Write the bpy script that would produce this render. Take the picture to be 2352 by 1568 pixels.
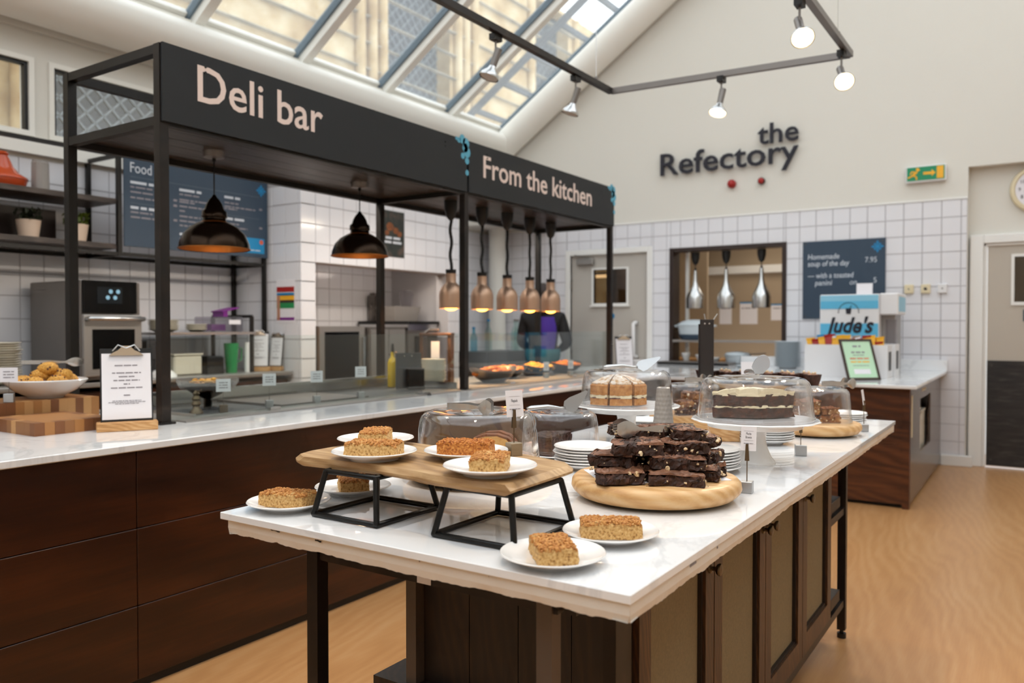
import bpy, bmesh, math, random
from mathutils import Vector, Matrix, noise
R = math.radians
sc = bpy.context.scene
C = sc.collection
for o in list(bpy.data.objects): bpy.data.objects.remove(o)

# ------------------------------------------------------------------ camera
cam = bpy.data.cameras.new('camera'); cam_o = bpy.data.objects.new('camera', cam); C.objects.link(cam_o)
cam.sensor_width = 36.0; cam.lens = 1830.0 * 36 / 2352
cam_o.location = (0, 0, 1.30)
cam_o.rotation_euler = (R(90 - 1.0957), 0, R(33.4728))
cam.clip_start = 0.05; cam.clip_end = 200
cam.dof.use_dof = True; cam.dof.focus_distance = 1.95; cam.dof.aperture_fstop = 3.3
sc.camera = cam_o
# ------------------------------------------------------------------ sky, exposure
w = bpy.data.worlds.new('overcast_sky'); sc.world = w; w.use_nodes = True
bg = w.node_tree.nodes['Background']
bg.inputs[0].default_value = (0.93, 0.97, 1.0, 1); bg.inputs[1].default_value = 2.15
sc.view_settings.view_transform = 'Standard'; sc.view_settings.look = 'None'
sc.view_settings.exposure = 0.0; sc.view_settings.gamma = 1.0
sc.view_settings.use_curve_mapping = False
try:
    sc.cycles.use_denoising = True
    sc.cycles.use_adaptive_sampling = True; sc.cycles.adaptive_threshold = .06; sc.cycles.adaptive_min_samples = 12
    sc.cycles.max_bounces = 7; sc.cycles.diffuse_bounces = 3; sc.cycles.glossy_bounces = 3
    sc.cycles.transmission_bounces = 6; sc.cycles.transparent_max_bounces = 14
    sc.cycles.caustics_reflective = False; sc.cycles.caustics_refractive = False
    sc.cycles.sample_clamp_indirect = 6.0
except Exception: pass

# ------------------------------------------------------------------ mesh helper
def chain_loc(p):
    v = Vector((0, 0, 0))
    while p: v += p.location; p = p.parent
    return v
class G:
    """collects shapes into one mesh"""
    def __init__(s): s.v = []; s.f = []
    def add(s, vs, fs):
        n = len(s.v); s.v += [tuple(v) for v in vs]; s.f += [tuple(i + n for i in f) for f in fs]; return s
    def box(s, x0, x1, y0, y1, z0, z1):
        return s.add([(x0,y0,z0),(x1,y0,z0),(x1,y1,z0),(x0,y1,z0),(x0,y0,z1),(x1,y0,z1),(x1,y1,z1),(x0,y1,z1)],
                     [(0,3,2,1),(4,5,6,7),(0,1,5,4),(1,2,6,5),(2,3,7,6),(3,0,4,7)])
    def cbox(s, x, y, z, a, b, c): return s.box(x-a/2, x+a/2, y-b/2, y+b/2, z-c/2, z+c/2)
    def bar(s, p, q, a, b=None, up=(0,0,1)):
        """rectangular bar from p to q, cross-section a (sideways) by b"""
        b = b or a; p = Vector(p); q = Vector(q); d = (q-p).normalized(); u = Vector(up)
        if abs(d.dot(u)) > .98: u = Vector((0,1,0))
        r = d.cross(u).normalized(); u = r.cross(d)
        vs = [e + r*(i*a/2) + u*(j*b/2) for e in (p, q) for i, j in ((-1,-1),(1,-1),(1,1),(-1,1))]
        return s.add(vs, [(0,1,2,3),(7,6,5,4),(0,4,5,1),(1,5,6,2),(2,6,7,3),(3,7,4,0)])
    def cyl(s, p, q, r0, r1=None, n=16, caps=True):
        r1 = r0 if r1 is None else r1; p = Vector(p); q = Vector(q); d = (q-p).normalized()
        u = Vector((0,0,1)) if abs(d.z) < .9 else Vector((1,0,0)); a = d.cross(u).normalized(); b = d.cross(a)
        vs = [c + (a*math.cos(t) + b*math.sin(t))*r for c, r in ((p,r0),(q,r1)) for t in [2*math.pi*i/n for i in range(n)]]
        fs = [(i, (i+1)%n, n+(i+1)%n, n+i) for i in range(n)]
        if caps: fs += [tuple(range(n-1,-1,-1)), tuple(range(n, 2*n))]
        return s.add(vs, fs)
    def lathe(s, prof, n=32, c=(0,0,0), arc=None, wob=None):
        """profile of (r, z) from bottom to top, spun about z"""
        m = len(prof); vs = []; fs = []
        for i in range(n):
            t = 2*math.pi*i/n
            for k, (r, z) in enumerate(prof):
                rr = r*(1 + wob(t, k)) if wob else r
                vs.append((c[0]+rr*math.cos(t), c[1]+rr*math.sin(t), c[2]+z))
        for i in range(n):
            j = (i+1) % n
            for k in range(m-1): fs.append((i*m+k, j*m+k, j*m+k+1, i*m+k+1))
        return s.add(vs, fs)
    def tube(s, pts, r, n=8, closed=False):
        P = [Vector(p) for p in pts]; m = len(P); vs = []; fs = []; ref = None
        for i, p in enumerate(P):
            a = P[(i-1) % m] if (i or closed) else P[i]; b = P[(i+1) % m] if (i < m-1 or closed) else P[i]
            d = (b-a).normalized(); rr = r[i] if isinstance(r, (list, tuple)) else r
            if ref is None: ref = Vector((0,0,1)) if abs(d.z) < .9 else Vector((1,0,0))
            u = (ref - d*ref.dot(d)).normalized(); ref = u; q = d.cross(u)
            for k in range(n):
                t = 2*math.pi*k/n; vs.append(p + (u*math.cos(t) + q*math.sin(t))*rr)
        for i in range(m if closed else m-1):
            j = (i+1) % m
            for k in range(n): fs.append((i*n+k, i*n+(k+1)%n, j*n+(k+1)%n, j*n+k))
        if not closed: fs += [tuple(range(n-1,-1,-1)), tuple(range((m-1)*n, m*n))]
        return s.add(vs, fs)
    def prism(s, poly, z0, z1, ax='z'):
        """poly: list of 2D points, extruded between z0 and z1 along ax"""
        n = len(poly)
        def m(a, b, c): return (a,b,c) if ax == 'z' else ((c,a,b) if ax == 'x' else (a,c,b))
        vs = [m(a,b,z0) for a,b in poly] + [m(a,b,z1) for a,b in poly]
        fs = [(i,(i+1)%n,n+(i+1)%n,n+i) for i in range(n)] + [tuple(range(n-1,-1,-1)), tuple(range(n,2*n))]
        return s.add(vs, fs)
    def ball(s, c, r, n=10, m=7, sz=1.0, jit=0, seed=0):
        vs = [(c[0], c[1], c[2]-r*sz)]; fs = []; rnd = random.Random(seed)
        for i in range(1, m):
            ph = -math.pi/2 + math.pi*i/m
            for k in range(n):
                t = 2*math.pi*k/n; q = r*(1 + (rnd.random()-.5)*jit)
                vs.append((c[0]+q*math.cos(ph)*math.cos(t), c[1]+q*math.cos(ph)*math.sin(t), c[2]+q*sz*math.sin(ph)))
        vs.append((c[0], c[1], c[2]+r*sz)); e = len(vs)-1
        for k in range(n): fs.append((0, 1+(k+1)%n, 1+k)); fs.append((e, 1+(m-2)*n+k, 1+(m-2)*n+(k+1)%n))
        for i in range(m-2):
            for k in range(n): fs.append((1+i*n+k, 1+i*n+(k+1)%n, 1+(i+1)*n+(k+1)%n, 1+(i+1)*n+k))
        return s.add(vs, fs)
    def disc(s, c, r, n=20, ax='x', r2=None):
        """flat disc facing ax"""
        r2 = r2 or r; vs = []
        for k in range(n):
            t = 2*math.pi*k/n; a = r*math.cos(t); b = r2*math.sin(t)
            vs.append((c[0], c[1]+a, c[2]+b) if ax == 'x' else ((c[0]+a, c[1], c[2]+b) if ax == 'y' else (c[0]+a, c[1]+b, c[2])))
        return s.add(vs, [tuple(range(n)) if ax != 'y' else tuple(range(n))])
    def xf(s, mat): s.v = [tuple(mat @ Vector(v)) for v in s.v]; return s
    def move(s, x, y, z): return s.xf(Matrix.Translation((x, y, z)))
    def rotz(s, a): return s.xf(Matrix.Rotation(a, 4, 'Z'))
    def mesh(s, name, mat, smooth=False, bevel=0, seg=1):
        me = bpy.data.meshes.new(name); me.from_pydata(s.v, [], s.f); me.validate()
        bm = bmesh.new(); bm.from_mesh(me)
        bmesh.ops.recalc_face_normals(bm, faces=bm.faces)
        if bevel: bmesh.ops.bevel(bm, geom=[e for e in bm.edges if len(e.link_faces) == 2 and e.calc_face_angle(0) > .5], offset=bevel, segments=seg, affect='EDGES', clamp_overlap=True)
        bm.to_mesh(me); bm.free()
        if mat: me.materials.append(MT[mat] if isinstance(mat, str) else mat)
        if smooth:
            me.polygons.foreach_set('use_smooth', [True]*len(me.polygons))
            if smooth is not True: me.set_sharp_from_angle(angle=R(smooth))
        return me
    def obj(s, name, mat, parent=None, world=False, smooth=False, bevel=0, seg=1, kind=None, lab=None):
        """link as ONE mesh object. world: coordinates are world ones, made local to the parent"""
        loc = Vector((0,0,0))
        if parent is None:
            xs = [v[0] for v in s.v]; ys = [v[1] for v in s.v]; zs = [v[2] for v in s.v]
            loc = Vector(((min(xs)+max(xs))/2, (min(ys)+max(ys))/2, min(zs)))
            s.move(*(-loc))
        elif world: s.move(*(-chain_loc(parent)))
        o = bpy.data.objects.new(name, s.mesh(name, mat, smooth, bevel, seg)); C.objects.link(o)
        o.parent = parent; o.location = loc
        if kind: o['kind'] = kind
        if lab: o['label'] = lab
        return o
def tag(o, label, cat, group=None, kind=None):
    o['label'] = label; o['category'] = cat
    if group: o['group'] = group
    if kind: o['kind'] = kind
    return o
def thing(name, label, cat, loc=(0,0,0), rz=0, group=None):
    o = bpy.data.objects.new(name, None); C.objects.link(o); o.empty_display_size = .05
    o.location = loc; o.rotation_euler = (0,0,rz)
    return tag(o, label, cat, group)
def struct(name, g, mat, label=None, **k):
    o = g.obj(name, mat, **k); o['kind'] = 'structure'
    if label: o['label'] = label
    return o
def children(o): return [c for c in bpy.data.objects if c.parent == o]
def dup(root, loc, rz=0, label=None, group=None):
    """copy of a thing with copies of its parts and sub-parts"""
    r = root.copy(); C.objects.link(r); r.location = loc; r.rotation_euler = (0,0,rz)
    if label: r['label'] = label
    if group: r['group'] = group
    for ch in root.children:
        c = ch.copy(); C.objects.link(c); c.parent = r
        for g in ch.children:
            d = g.copy(); C.objects.link(d); d.parent = c
    return r
def part(name, me, parent, loc=(0,0,0), rot=(0,0,0), scale=(1,1,1)):
    o = bpy.data.objects.new(name, me); C.objects.link(o); o.parent = parent
    o.location = loc; o.rotation_euler = rot; o.scale = scale; return o

# ------------------------------------------------------------------ materials
def lin(h):
    h = h.lstrip('#'); c = [int(h[i:i+2], 16)/255 for i in (0,2,4)]
    return tuple(x/12.92 if x <= .04045 else ((x+.055)/1.055)**2.4 for x in c) + (1,)
MT = {}
def pbr(name, col, rough=.5, metal=0, spec=.5, emit=None, es=0, coat=0, trans=0, alpha=1):
    m = bpy.data.materials.new(name); m.use_nodes = True; b = m.node_tree.nodes['Principled BSDF']
    b.inputs['Base Color'].default_value = lin(col) if isinstance(col, str) else col
    b.inputs['Roughness'].default_value = rough; b.inputs['Metallic'].default_value = metal
    b.inputs['Specular IOR Level'].default_value = spec
    b.inputs['Coat Weight'].default_value = coat; b.inputs['Coat Roughness'].default_value = .08
    b.inputs['Transmission Weight'].default_value = trans
    if emit: b.inputs['Emission Color'].default_value = lin(emit); b.inputs['Emission Strength'].default_value = es
    MT[name] = m; return m
def nd(m, t, **k):
    n = m.node_tree.nodes.new(t)
    for a, b in k.items(): setattr(n, a, b)
    return n
def lk(m, a, b): m.node_tree.links.new(a, b)
def ramp(m, fac, stops):
    r = nd(m, 'ShaderNodeValToRGB'); e = r.color_ramp.elements
    while len(e) < len(stops): e.new(.5)
    for i, (p, c) in enumerate(stops): e[i].position = p; e[i].color = lin(c) if isinstance(c, str) else c
    lk(m, fac, r.inputs[0]); return r
def coords(m, scale=(1,1,1), rot=(0,0,0), kind='Object'):
    tc = nd(m, 'ShaderNodeTexCoord'); mp = nd(m, 'ShaderNodeMapping')
    mp.inputs['Scale'].default_value = scale; mp.inputs['Rotation'].default_value = rot
    lk(m, tc.outputs[kind], mp.inputs[0]); return mp.outputs[0]
def nz(m, vec, scale, detail=4, rough=.55, dist=0):
    n = nd(m, 'ShaderNodeTexNoise'); n.inputs['Scale'].default_value = scale; n.inputs['Detail'].default_value = detail
    n.inputs['Roughness'].default_value = rough; n.inputs['Distortion'].default_value = dist
    lk(m, vec, n.inputs['Vector']); return n.outputs['Fac']
def bump(m, h, strength=.3, dist=.01):
    b = nd(m, 'ShaderNodeBump'); b.inputs['Strength'].default_value = strength; b.inputs['Distance'].default_value = dist
    lk(m, h, b.inputs['Height']); lk(m, b.outputs[0], m.node_tree.nodes['Principled BSDF'].inputs['Normal'])
def base(m, out): lk(m, out, m.node_tree.nodes['Principled BSDF'].inputs['Base Color'])
def mixc(m, fac, a, b):
    x = nd(m, 'ShaderNodeMix', data_type='RGBA')
    if isinstance(fac, (int, float)): x.inputs[0].default_value = fac
    else: lk(m, fac, x.inputs[0])
    for i, c in ((6, a), (7, b)):
        if isinstance(c, str): x.inputs[i].default_value = lin(c)
        else: lk(m, c, x.inputs[i])
    return x.outputs[2]
def noisy(name, stops, scale=8, rough=.5, stretch=(1,1,1), bmp=0, bd=.004, bscale=None, detail=4, dist=0, **k):
    m = pbr(name, '#808080', rough, **k); v = coords(m, stretch)
    n = nz(m, v, scale, detail, dist=dist); base(m, ramp(m, n, stops).outputs[0])
    if bmp: bump(m, nz(m, v, bscale or scale*2, detail), bmp, bd)
    return m
def wood(name, dark, mid, light, axis='x', scale=1.0, rough=.45, coat=0, bmp=.08, ring=3.0, contrast=(.25,.5,.75), fig=.35):
    """grain running along axis: long soft streaks, fine pores and a faint cathedral figure"""
    m = pbr(name, mid, rough, coat=coat)
    st = {'x': (.05,1,1), 'y': (1,.05,1), 'z': (1,1,.05)}[axis]
    v = coords(m, tuple(a*scale for a in st)); v2 = coords(m, tuple((.22 if a < 1 else 1)*scale for a in st))
    soft = nz(m, v2, 3.2, 3, .5); streak = nz(m, v, 22, 5, .65); fine = nz(m, v, 110, 3, .6)
    wv = nd(m, 'ShaderNodeTexWave', wave_type='BANDS', bands_direction='DIAGONAL')
    wv.inputs['Scale'].default_value = ring*2.2; wv.inputs['Distortion'].default_value = 14; wv.inputs['Detail'].default_value = 3
    wv.inputs['Detail Scale'].default_value = .55; wv.inputs['Detail Roughness'].default_value = .45; lk(m, v2, wv.inputs[0])
    def madd(x, k, y):
        n = nd(m, 'ShaderNodeMath', operation='MULTIPLY_ADD'); lk(m, x, n.inputs[0]); n.inputs[1].default_value = k
        if isinstance(y, float): n.inputs[2].default_value = y
        else: lk(m, y, n.inputs[2])
        return n.outputs[0]
    s = madd(soft, .45, -.225 + .5 - .5*fig*.5 - .2 - .1); s = madd(wv.outputs['Fac'], .5*fig, s); s = madd(streak, .4, s); s = madd(fine, .2, s)
    base(m, ramp(m, s, [(contrast[0], dark), (contrast[1], mid), (contrast[2], light)]).outputs[0])
    if bmp: bump(m, fine, bmp, .001)
    return m
def clear(name, tint=(1,1,1,1), ior=1.45, gl=1.0, edge=.55, rough=.02, haze=0, hazecol=(.8,.8,.8,1)):
    """thin clear sheet: fresnel reflection over a see-through body"""
    m = bpy.data.materials.new(name); m.use_nodes = True; nt = m.node_tree; nt.nodes.clear()
    out = nd(m, 'ShaderNodeOutputMaterial'); tr = nd(m, 'ShaderNodeBsdfTransparent'); tr.inputs[0].default_value = tint
    g = nd(m, 'ShaderNodeBsdfGlossy'); g.inputs['Roughness'].default_value = rough; g.inputs[0].default_value = (gl,gl,gl,1)
    lw = nd(m, 'ShaderNodeLayerWeight'); lw.inputs[0].default_value = .5      # Schlick reflectance, the same from both sides of the sheet
    pw = nd(m, 'ShaderNodeMath', operation='POWER'); lk(m, lw.outputs['Facing'], pw.inputs[0]); pw.inputs[1].default_value = 3.6
    f0 = ((ior-1)/(ior+1))**2; fa = nd(m, 'ShaderNodeMath', operation='MULTIPLY_ADD'); lk(m, pw.outputs[0], fa.inputs[0]); fa.inputs[1].default_value = edge; fa.inputs[2].default_value = f0
    ms = nd(m, 'ShaderNodeMixShader'); lk(m, fa.outputs[0], ms.inputs[0]); lk(m, tr.outputs[0], ms.inputs[1]); lk(m, g.outputs[0], ms.inputs[2])
    last = ms.outputs[0]
    if haze:
        df = nd(m, 'ShaderNodeBsdfTranslucent'); df.inputs[0].default_value = hazecol  # pale veil mixed in; for the window panes it imitates bright haze
        m2 = nd(m, 'ShaderNodeMixShader'); m2.inputs[0].default_value = haze; lk(m, last, m2.inputs[1]); lk(m, df.outputs[0], m2.inputs[2]); last = m2.outputs[0]
    lk(m, last, out.inputs[0]); MT[name] = m; return m

pbr('cream_wall', '#dfdbd2', .75); pbr('white_paint', '#eceae6', .4); pbr('beam_white', '#efece4', .45)
pbr('tile', '#e6e5e9', .12, spec=.55); pbr('grout', '#b4b1b3', .9); pbr('warm_plaster', '#ab9880', .8)
pbr('black_metal', '#14100d', .45, .2); pbr('black', '#0b0b0c', .5); pbr('black_gloss', '#060607', .2, spec=.25); pbr('wire_black', '#0c0b0b', .35, .3)
noisy('worn_metal', [(.35,'#120d0a'),(.62,'#221914'),(.85,'#4a3d32')], 9, .45, metal=.2)
pbr('sign_grey', '#27292b', .55, spec=.3); pbr('sign_cream', '#ead5cb', .55); pbr('slate_board', '#2f4153', .5); pbr('board_text', '#c9ced6', .6)
pbr('board_dim', '#56646f', .6); pbr('sign_teal', '#5aa9c4', .5); pbr('sign_blue', '#0d7fb5', .5); pbr('blue_panel', '#0f86bb', .5); pbr('orange_dot', '#d8623f', .5)
pbr('porcelain', '#f0eeec', .12, spec=.6, coat=.3); pbr('porcelain_cream', '#ded6c4', .2); pbr('plate_blue', '#cdd6db', .2)
pbr('steel', '#c8c8c8', .24, 1); pbr('steel_dark', '#7d7773', .38, .7); pbr('steel_flat', '#a5a19d', .4, .7); pbr('alu', '#b4b6b9', .38, .9)
pbr('antique', '#6b5c48', .4, .9); pbr('paper', '#e9e6ea', .7); pbr('ink', '#23222c', .7); pbr('ink_soft', '#8c868c', .8)
pbr('copper', '#c2a088', .42, .85); pbr('bronze_dark', '#2a1d12', .22, .85); pbr('bronze_in', '#a8642a', .35, .8)
pbr('door_beige', '#bdb3a6', .5); pbr('door_grey', '#bcb6ae', .5); pbr('screw', '#55524f', .4, .8)
pbr('red_plastic', '#a31b17', .3); pbr('cream_plastic', '#e2d3b0', .4); pbr('white_plastic', '#e8e6e6', .35); pbr('green_plastic', '#12894a', .3)
pbr('exit_green', '#0b8a5d', .4); pbr('exit_yellow', '#f3b323', .4); pbr('purple', '#7a1f86', .35); pbr('clip_steel', '#c9b59f', .22, .9)
pbr('tagine', '#c0481a', .22, coat=.3); pbr('pot_cream', '#d9bfa9', .6); pbr('soil', '#22170e', .9)
pbr('grey_vase', '#9a938d', .28); pbr('mint_paper', '#bfe0bf', .6); pbr('frame_brown', '#3a2a22', .45)
pbr('jacket', '#0d0c10', .8); pbr('purple_cloth', '#3d1d86', .75); pbr('jeans', '#2d3f7a', .8); pbr('hair', '#22120c', .6); pbr('skin', '#b98368', .55); pbr('teal_cloth', '#1f5e66', .8)
pbr('lamp_glow', '#fff1d8', .4, emit='#ffd9a0', es=9); pbr('lens_off', '#cfcac4', .15); pbr('bulb_dim', '#f0d9b8', .3, emit='#ffb060', es=.6); pbr('heat_glow', '#ffb060', .4, emit='#ff9a3c', es=14); pbr('tube_glow', '#ffffff', .4, emit='#ffe7bf', es=6)
pbr('screen', '#0a0d10', .15, emit='#1a2a34', es=.15); pbr('screen_icon', '#88b6d0', .3, emit='#7fb4d6', es=.12)
pbr('oil', '#b99a10', .1); pbr('hatch_wood', '#2a1a15', .45); pbr('slate_grey_panel', '#3a3b3d', .5); pbr('green_leaf', '#4d5a12', .6); pbr('dark_leaf', '#1a2108', .7)
clear('acrylic', (.98,.98,.985,1), 1.55, edge=1.0); clear('guard_glass', (.93,.965,.955,1), 1.45); clear('window_glass', (.97,.985,.99,1), 1.35, haze=.10, hazecol=(.9,.93,.96,1)); clear('bottle_glass', (.80,.90,.88,1), 1.4)
clear('door_glass', (.35,.31,.26,1), 1.5); clear('plastic_clear', (.82,.80,.84,1), 1.4, haze=.25); clear('water_blue', (.45,.75,.85,1), 1.4)
# floor: wood-effect planks, grain along y
m = wood('floor_oak', '#a77344', '#c08d5b', '#d2a677', 'y', 1.6, .33, ring=2.6, bmp=.02, contrast=(.05,.5,.95), fig=.3)
def quartz():
    m = pbr('quartz', '#eeeef0', .035, spec=.85); v = coords(m); d = nz(m, v, 1.6, 6, .6, 1.4)
    r1 = ramp(m, d, [(.465,(0,0,0,1)),(.495,(1,1,1,1)),(.525,(0,0,0,1))]); k = nz(m, v, .9, 2)
    mu = nd(m, 'ShaderNodeMath', operation='MULTIPLY'); lk(m, r1.outputs[0], mu.inputs[0]); lk(m, k, mu.inputs[1])
    m2 = nd(m, 'ShaderNodeMath', operation='MULTIPLY'); lk(m, mu.outputs[0], m2.inputs[0]); m2.inputs[1].default_value = .5
    base(m, mixc(m, m2.outputs[0], '#f0f0f1', '#b9bbbf'))
quartz()
noisy('quartz_edge', [(.3,'#e2dcd3'),(.6,'#ded3c6'),(.8,'#c7b39f')], 7, .55, bmp=.25, bd=.003, bscale=30)
wood('counter_wood', '#150602', '#301405', '#57290e', 'y', 1.0, .36, ring=1.6, contrast=(.22,.5,.85), fig=.22)
wood('till_wood', '#2a1208', '#4b2612', '#6d3d1f', 'x', 1.3, .38, ring=3.2)
wood('dark_oak', '#0e0704', '#1c1009', '#33200f', 'z', 3.0, .5, ring=3)
wood('stile_oak', '#1e1108', '#3f2614', '#63401f', 'z', 4.0, .45, ring=4)
wood('soffit_wood', '#171210', '#2b2320', '#4a3f3a', 'y', 1.6, .38, ring=2.5)
wood('shelf_wood', '#1d1613', '#372c27', '#574a42', 'y', 2, .45)
wood('pale_beech', '#b9854f', '#d6a972', '#e4c192', 'x', 3.0, .42, ring=2.4, bmp=.02, contrast=(.22,.5,.8), fig=.5)
wood('mango_wood', '#83603a', '#a98458', '#c2a277', 'x', 4.0, .5, ring=2.4, bmp=.1)
wood('oak_block', '#9c6a38', '#c3925b', '#dcb483', 'x', 7, .5)
pbr('weave', '#a08c68', .8); mm = MT['weave']; v = coords(mm); wv = nd(mm, 'ShaderNodeTexWave'); wv.inputs['Scale'].default_value = 120; lk(mm, v, wv.inputs[0])
base(mm, mixc(mm, nz(mm, v, 160, 2), '#6f5f44', '#8a7857')); bump(mm, wv.outputs['Fac'], .3, .002)
noisy('kick_plate', [(.3,'#17171a'),(.55,'#2a2828'),(.8,'#4c4845')], 5, .4, stretch=(1,1,6), detail=6)
noisy('stone', [(.3,'#a8885c'),(.5,'#cbb288'),(.7,'#e0d0b0')], 1.4, .9, detail=6, bmp=.3, bd=.02); noisy('stone_grey', [(.3,'#8f8a80'),(.6,'#b9b2a4'),(.8,'#cfc9bc')], 2, .9)
pbr('raw_steel', '#5f5248', .5, .3); pbr('gasket_grey', '#6c7c88', .6); pbr('post_dark', '#241d1b', .5); pbr('lead_glass', '#2c3540', .3); pbr('lead', '#7d868d', .5); pbr('taupe_metal', '#9c8b72', .4, .3); pbr('slate_roof', '#5a6068', .8)
for nm, st in (('flap_base', [(.32,'#7d5222'),(.46,'#c59757'),(.68,'#ddb87c')]), ('flap_dark', [(.28,'#6d3510'),(.48,'#b5681f'),(.7,'#d99a4c')]),
               ('flap_top', [(.28,'#85491b'),(.5,'#be7f3c'),(.72,'#dcab64')]), ('scone', [(.3,'#9c5a16'),(.5,'#d99a3a'),(.7,'#edbf6a')])):
    noisy(nm, st, 210, .7, bmp=.6, bd=.002, bscale=330)
noisy('brownie_top', [(.3,'#553523'),(.55,'#835840'),(.8,'#9f7358')], 40, .55, bmp=.5, bd=.003, bscale=60)
noisy('brownie_cut', [(.3,'#22110a'),(.55,'#3d2217'),(.8,'#67402f')], 90, .6, bmp=.7, bd=.003, bscale=110)
noisy('choc_cake', [(.3,'#1e0b05'),(.55,'#46200f'),(.8,'#6d391c')], 55, .65, bmp=.6, bd=.003)
noisy('blondie', [(.3,'#5a2f12'),(.52,'#9a5f2c'),(.75,'#c99a58')], 40, .65, bmp=.6, bd=.003); noisy('cocoa', [(.3,'#6b3716'),(.6,'#9a5a2b')], 50, .8)
noisy('choc_chip', [(.3,'#d8b483'),(.7,'#f0dcb8')], 60, .5); noisy('sponge', [(.3,'#a9692c'),(.55,'#c98b4c'),(.8,'#dba869')], 60, .75, bmp=.4, bd=.002)
noisy('sugar', [(.38,'#c99b66'),(.5,'#ead9c4'),(.7,'#f5efe8')], 70, .8); pbr('cream', '#f2e4c0', .5); pbr('jam', '#4a1020', .3)
noisy('loaf_crumb', [(.3,'#d9a048'),(.6,'#eec377')], 60, .7, bmp=.3, bd=.002); noisy('loaf_crust', [(.3,'#5a2f16'),(.6,'#8a5026'),(.8,'#c58a4a')], 30, .6)
noisy('crisp', [(.3,'#b8700c'),(.55,'#e3a31a'),(.8,'#f2cc52')], 30, .5); noisy('roast', [(.3,'#b04a08'),(.55,'#dd7f1a'),(.8,'#f2a94a')], 25, .5)
noisy('case_paper', [(.3,'#1f0d09'),(.7,'#48211a')], 30, .6)
# ================================================================== SETTING
YW, XL, TP, ZT = 8.44, -5.9, .1605, 2.475        # far wall, left wall, tile pitch, top of the tiling
SL = math.tan(R(34)); XS, ZS = -5.7, 3.76        # skylight: foot of the glass and its slope
struct('floor', G().box(-7, 3.2, -3.5, 9.4, -.05, 0), 'floor_oak', 'pale oak effect floor')
def strips(rect, holes):
    """rectangle minus holes, as rectangles"""
    u0,u1,v0,v1 = rect
    us = sorted({u0,u1,*[min(max(h[i],u0),u1) for h in holes for i in (0,1)]}); out = []
    for a, b in zip(us, us[1:]):
        if b-a < 1e-6: continue
        hs = sorted((max(h[2],v0), min(h[3],v1)) for h in holes if h[0] < b-1e-6 and h[1] > a+1e-6 and h[2] < v1-1e-6 and h[3] > v0+1e-6)
        z = v0
        for p, q in hs:
            if p > z+1e-6: out.append((a,b,z,p))
            z = max(z, q)
        if v1 > z+1e-6: out.append((a,b,z,v1))
    return out
def tile_mesh():
    e = .012; g = G()      # unit tile in x and z, front at y = 0, chamfered rim
    g.add([(-.5,.007,-.5),(.5,.007,-.5),(.5,.007,.5),(-.5,.007,.5),(-.5+e,0,-.5+e),(.5-e,0,-.5+e),(.5-e,0,.5-e),(-.5+e,0,.5-e)],
          [(4,5,6,7),(0,1,5,4),(1,2,6,5),(2,3,7,6),(3,0,4,7)])
    return g.mesh('tile', 'tile')
TILE = tile_mesh()
def tiling(parent, plane, rects, holes, u_ref, z_ref=ZT, gap=.005, limit=300, pos=None):
    """square tiles as single parts on a plane ('y', Y) or ('x', X)"""
    ax, at = plane; cells = []
    for (u0,u1,v0,v1) in rects:
        i0 = math.floor((u0-u_ref)/TP); i1 = math.ceil((u1-u_ref)/TP); k0 = math.floor((z_ref-v1)/TP+1e-4); k1 = math.ceil((z_ref-v0)/TP)
        for i in range(i0, i1):
            for k in range(max(k0,0), k1):
                c = (max(u_ref+i*TP,u0), min(u_ref+(i+1)*TP,u1), max(z_ref-(k+1)*TP,v0), min(z_ref-k*TP,v1))
                for q in strips(c, holes):
                    if q[1]-q[0] > .018 and q[3]-q[2] > .018: cells.append(q)
    px = pos or (lambda q: 0)
    cells.sort(key=px)
    loc0 = chain_loc(parent); rest = G()
    for n, (a,b,z0,z1) in enumerate(cells):
        u, z = (a+b)/2, (z0+z1)/2; s = (b-a-gap, 1, z1-z0-gap)
        if n < limit:
            if ax == 'y': part('tile', TILE, parent, Vector((u, at, z))-loc0, (0,0,0), s)
            else: part('tile', TILE, parent, Vector((at, u, z))-loc0, (0,0,R(90)), s)
        else:
            if ax == 'y': rest.box(u-s[0]/2, u+s[0]/2, at, at+.006, z-s[2]/2, z+s[2]/2)
            else: rest.box(at-.006, at, u-s[0]/2, u+s[0]/2, z-s[2]/2, z+s[2]/2)
    if rest.v: rest.obj('tile_field', 'tile', parent, world=True, kind='stuff')
# ---- far wall: gable, tiled below
DOOR = (-4.735, -3.735, 0, 2.155); HATCH = (-3.45, -2.19, .9, 2.16); ALC = (-.555, 3.2, 0, 2.765)
g = G()
for a,b,c,d in strips((XL-.2, 3.2, 0, 2.8), [DOOR, HATCH, ALC]): g.box(a,b,YW+.008,YW+.16,c,d)
g.prism([(XL-.2,2.8),(3.2,2.8),(3.2,6.0),(1.2,8.42),(XL-.2,ZS+SL*(-.4))], YW+.008, YW+.16, 'y')
wall_far = struct('wall_far', g, 'cream_wall', 'cream gable wall tiled white below')
g = G()
TR = [(XL, -.56, .104, ZT)]; TH = [(-4.8,-3.67,0,2.22), (-3.5,-2.14,.85,2.21), (-1.99,-.7,0,1.03)]
for a,b,c,d in strips(TR[0], [DOOR, HATCH]): g.box(a,b,YW+.0045,YW+.02,c,d)
g.obj('grout', 'grout', wall_far, world=True)
tiling(wall_far, ('y', YW), TR, [(-4.79,-3.68,0,2.21), HATCH], -.608, pos=lambda q: -(q[0]+.35*q[2]) if q[2] > .85 else 50)
g = G().box(XL,-.555,YW-.006,YW+.01,ZT,ZT+.018); struct('trim_1', g, 'white_paint', 'thin white bead capping the far wall tiles')
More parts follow.
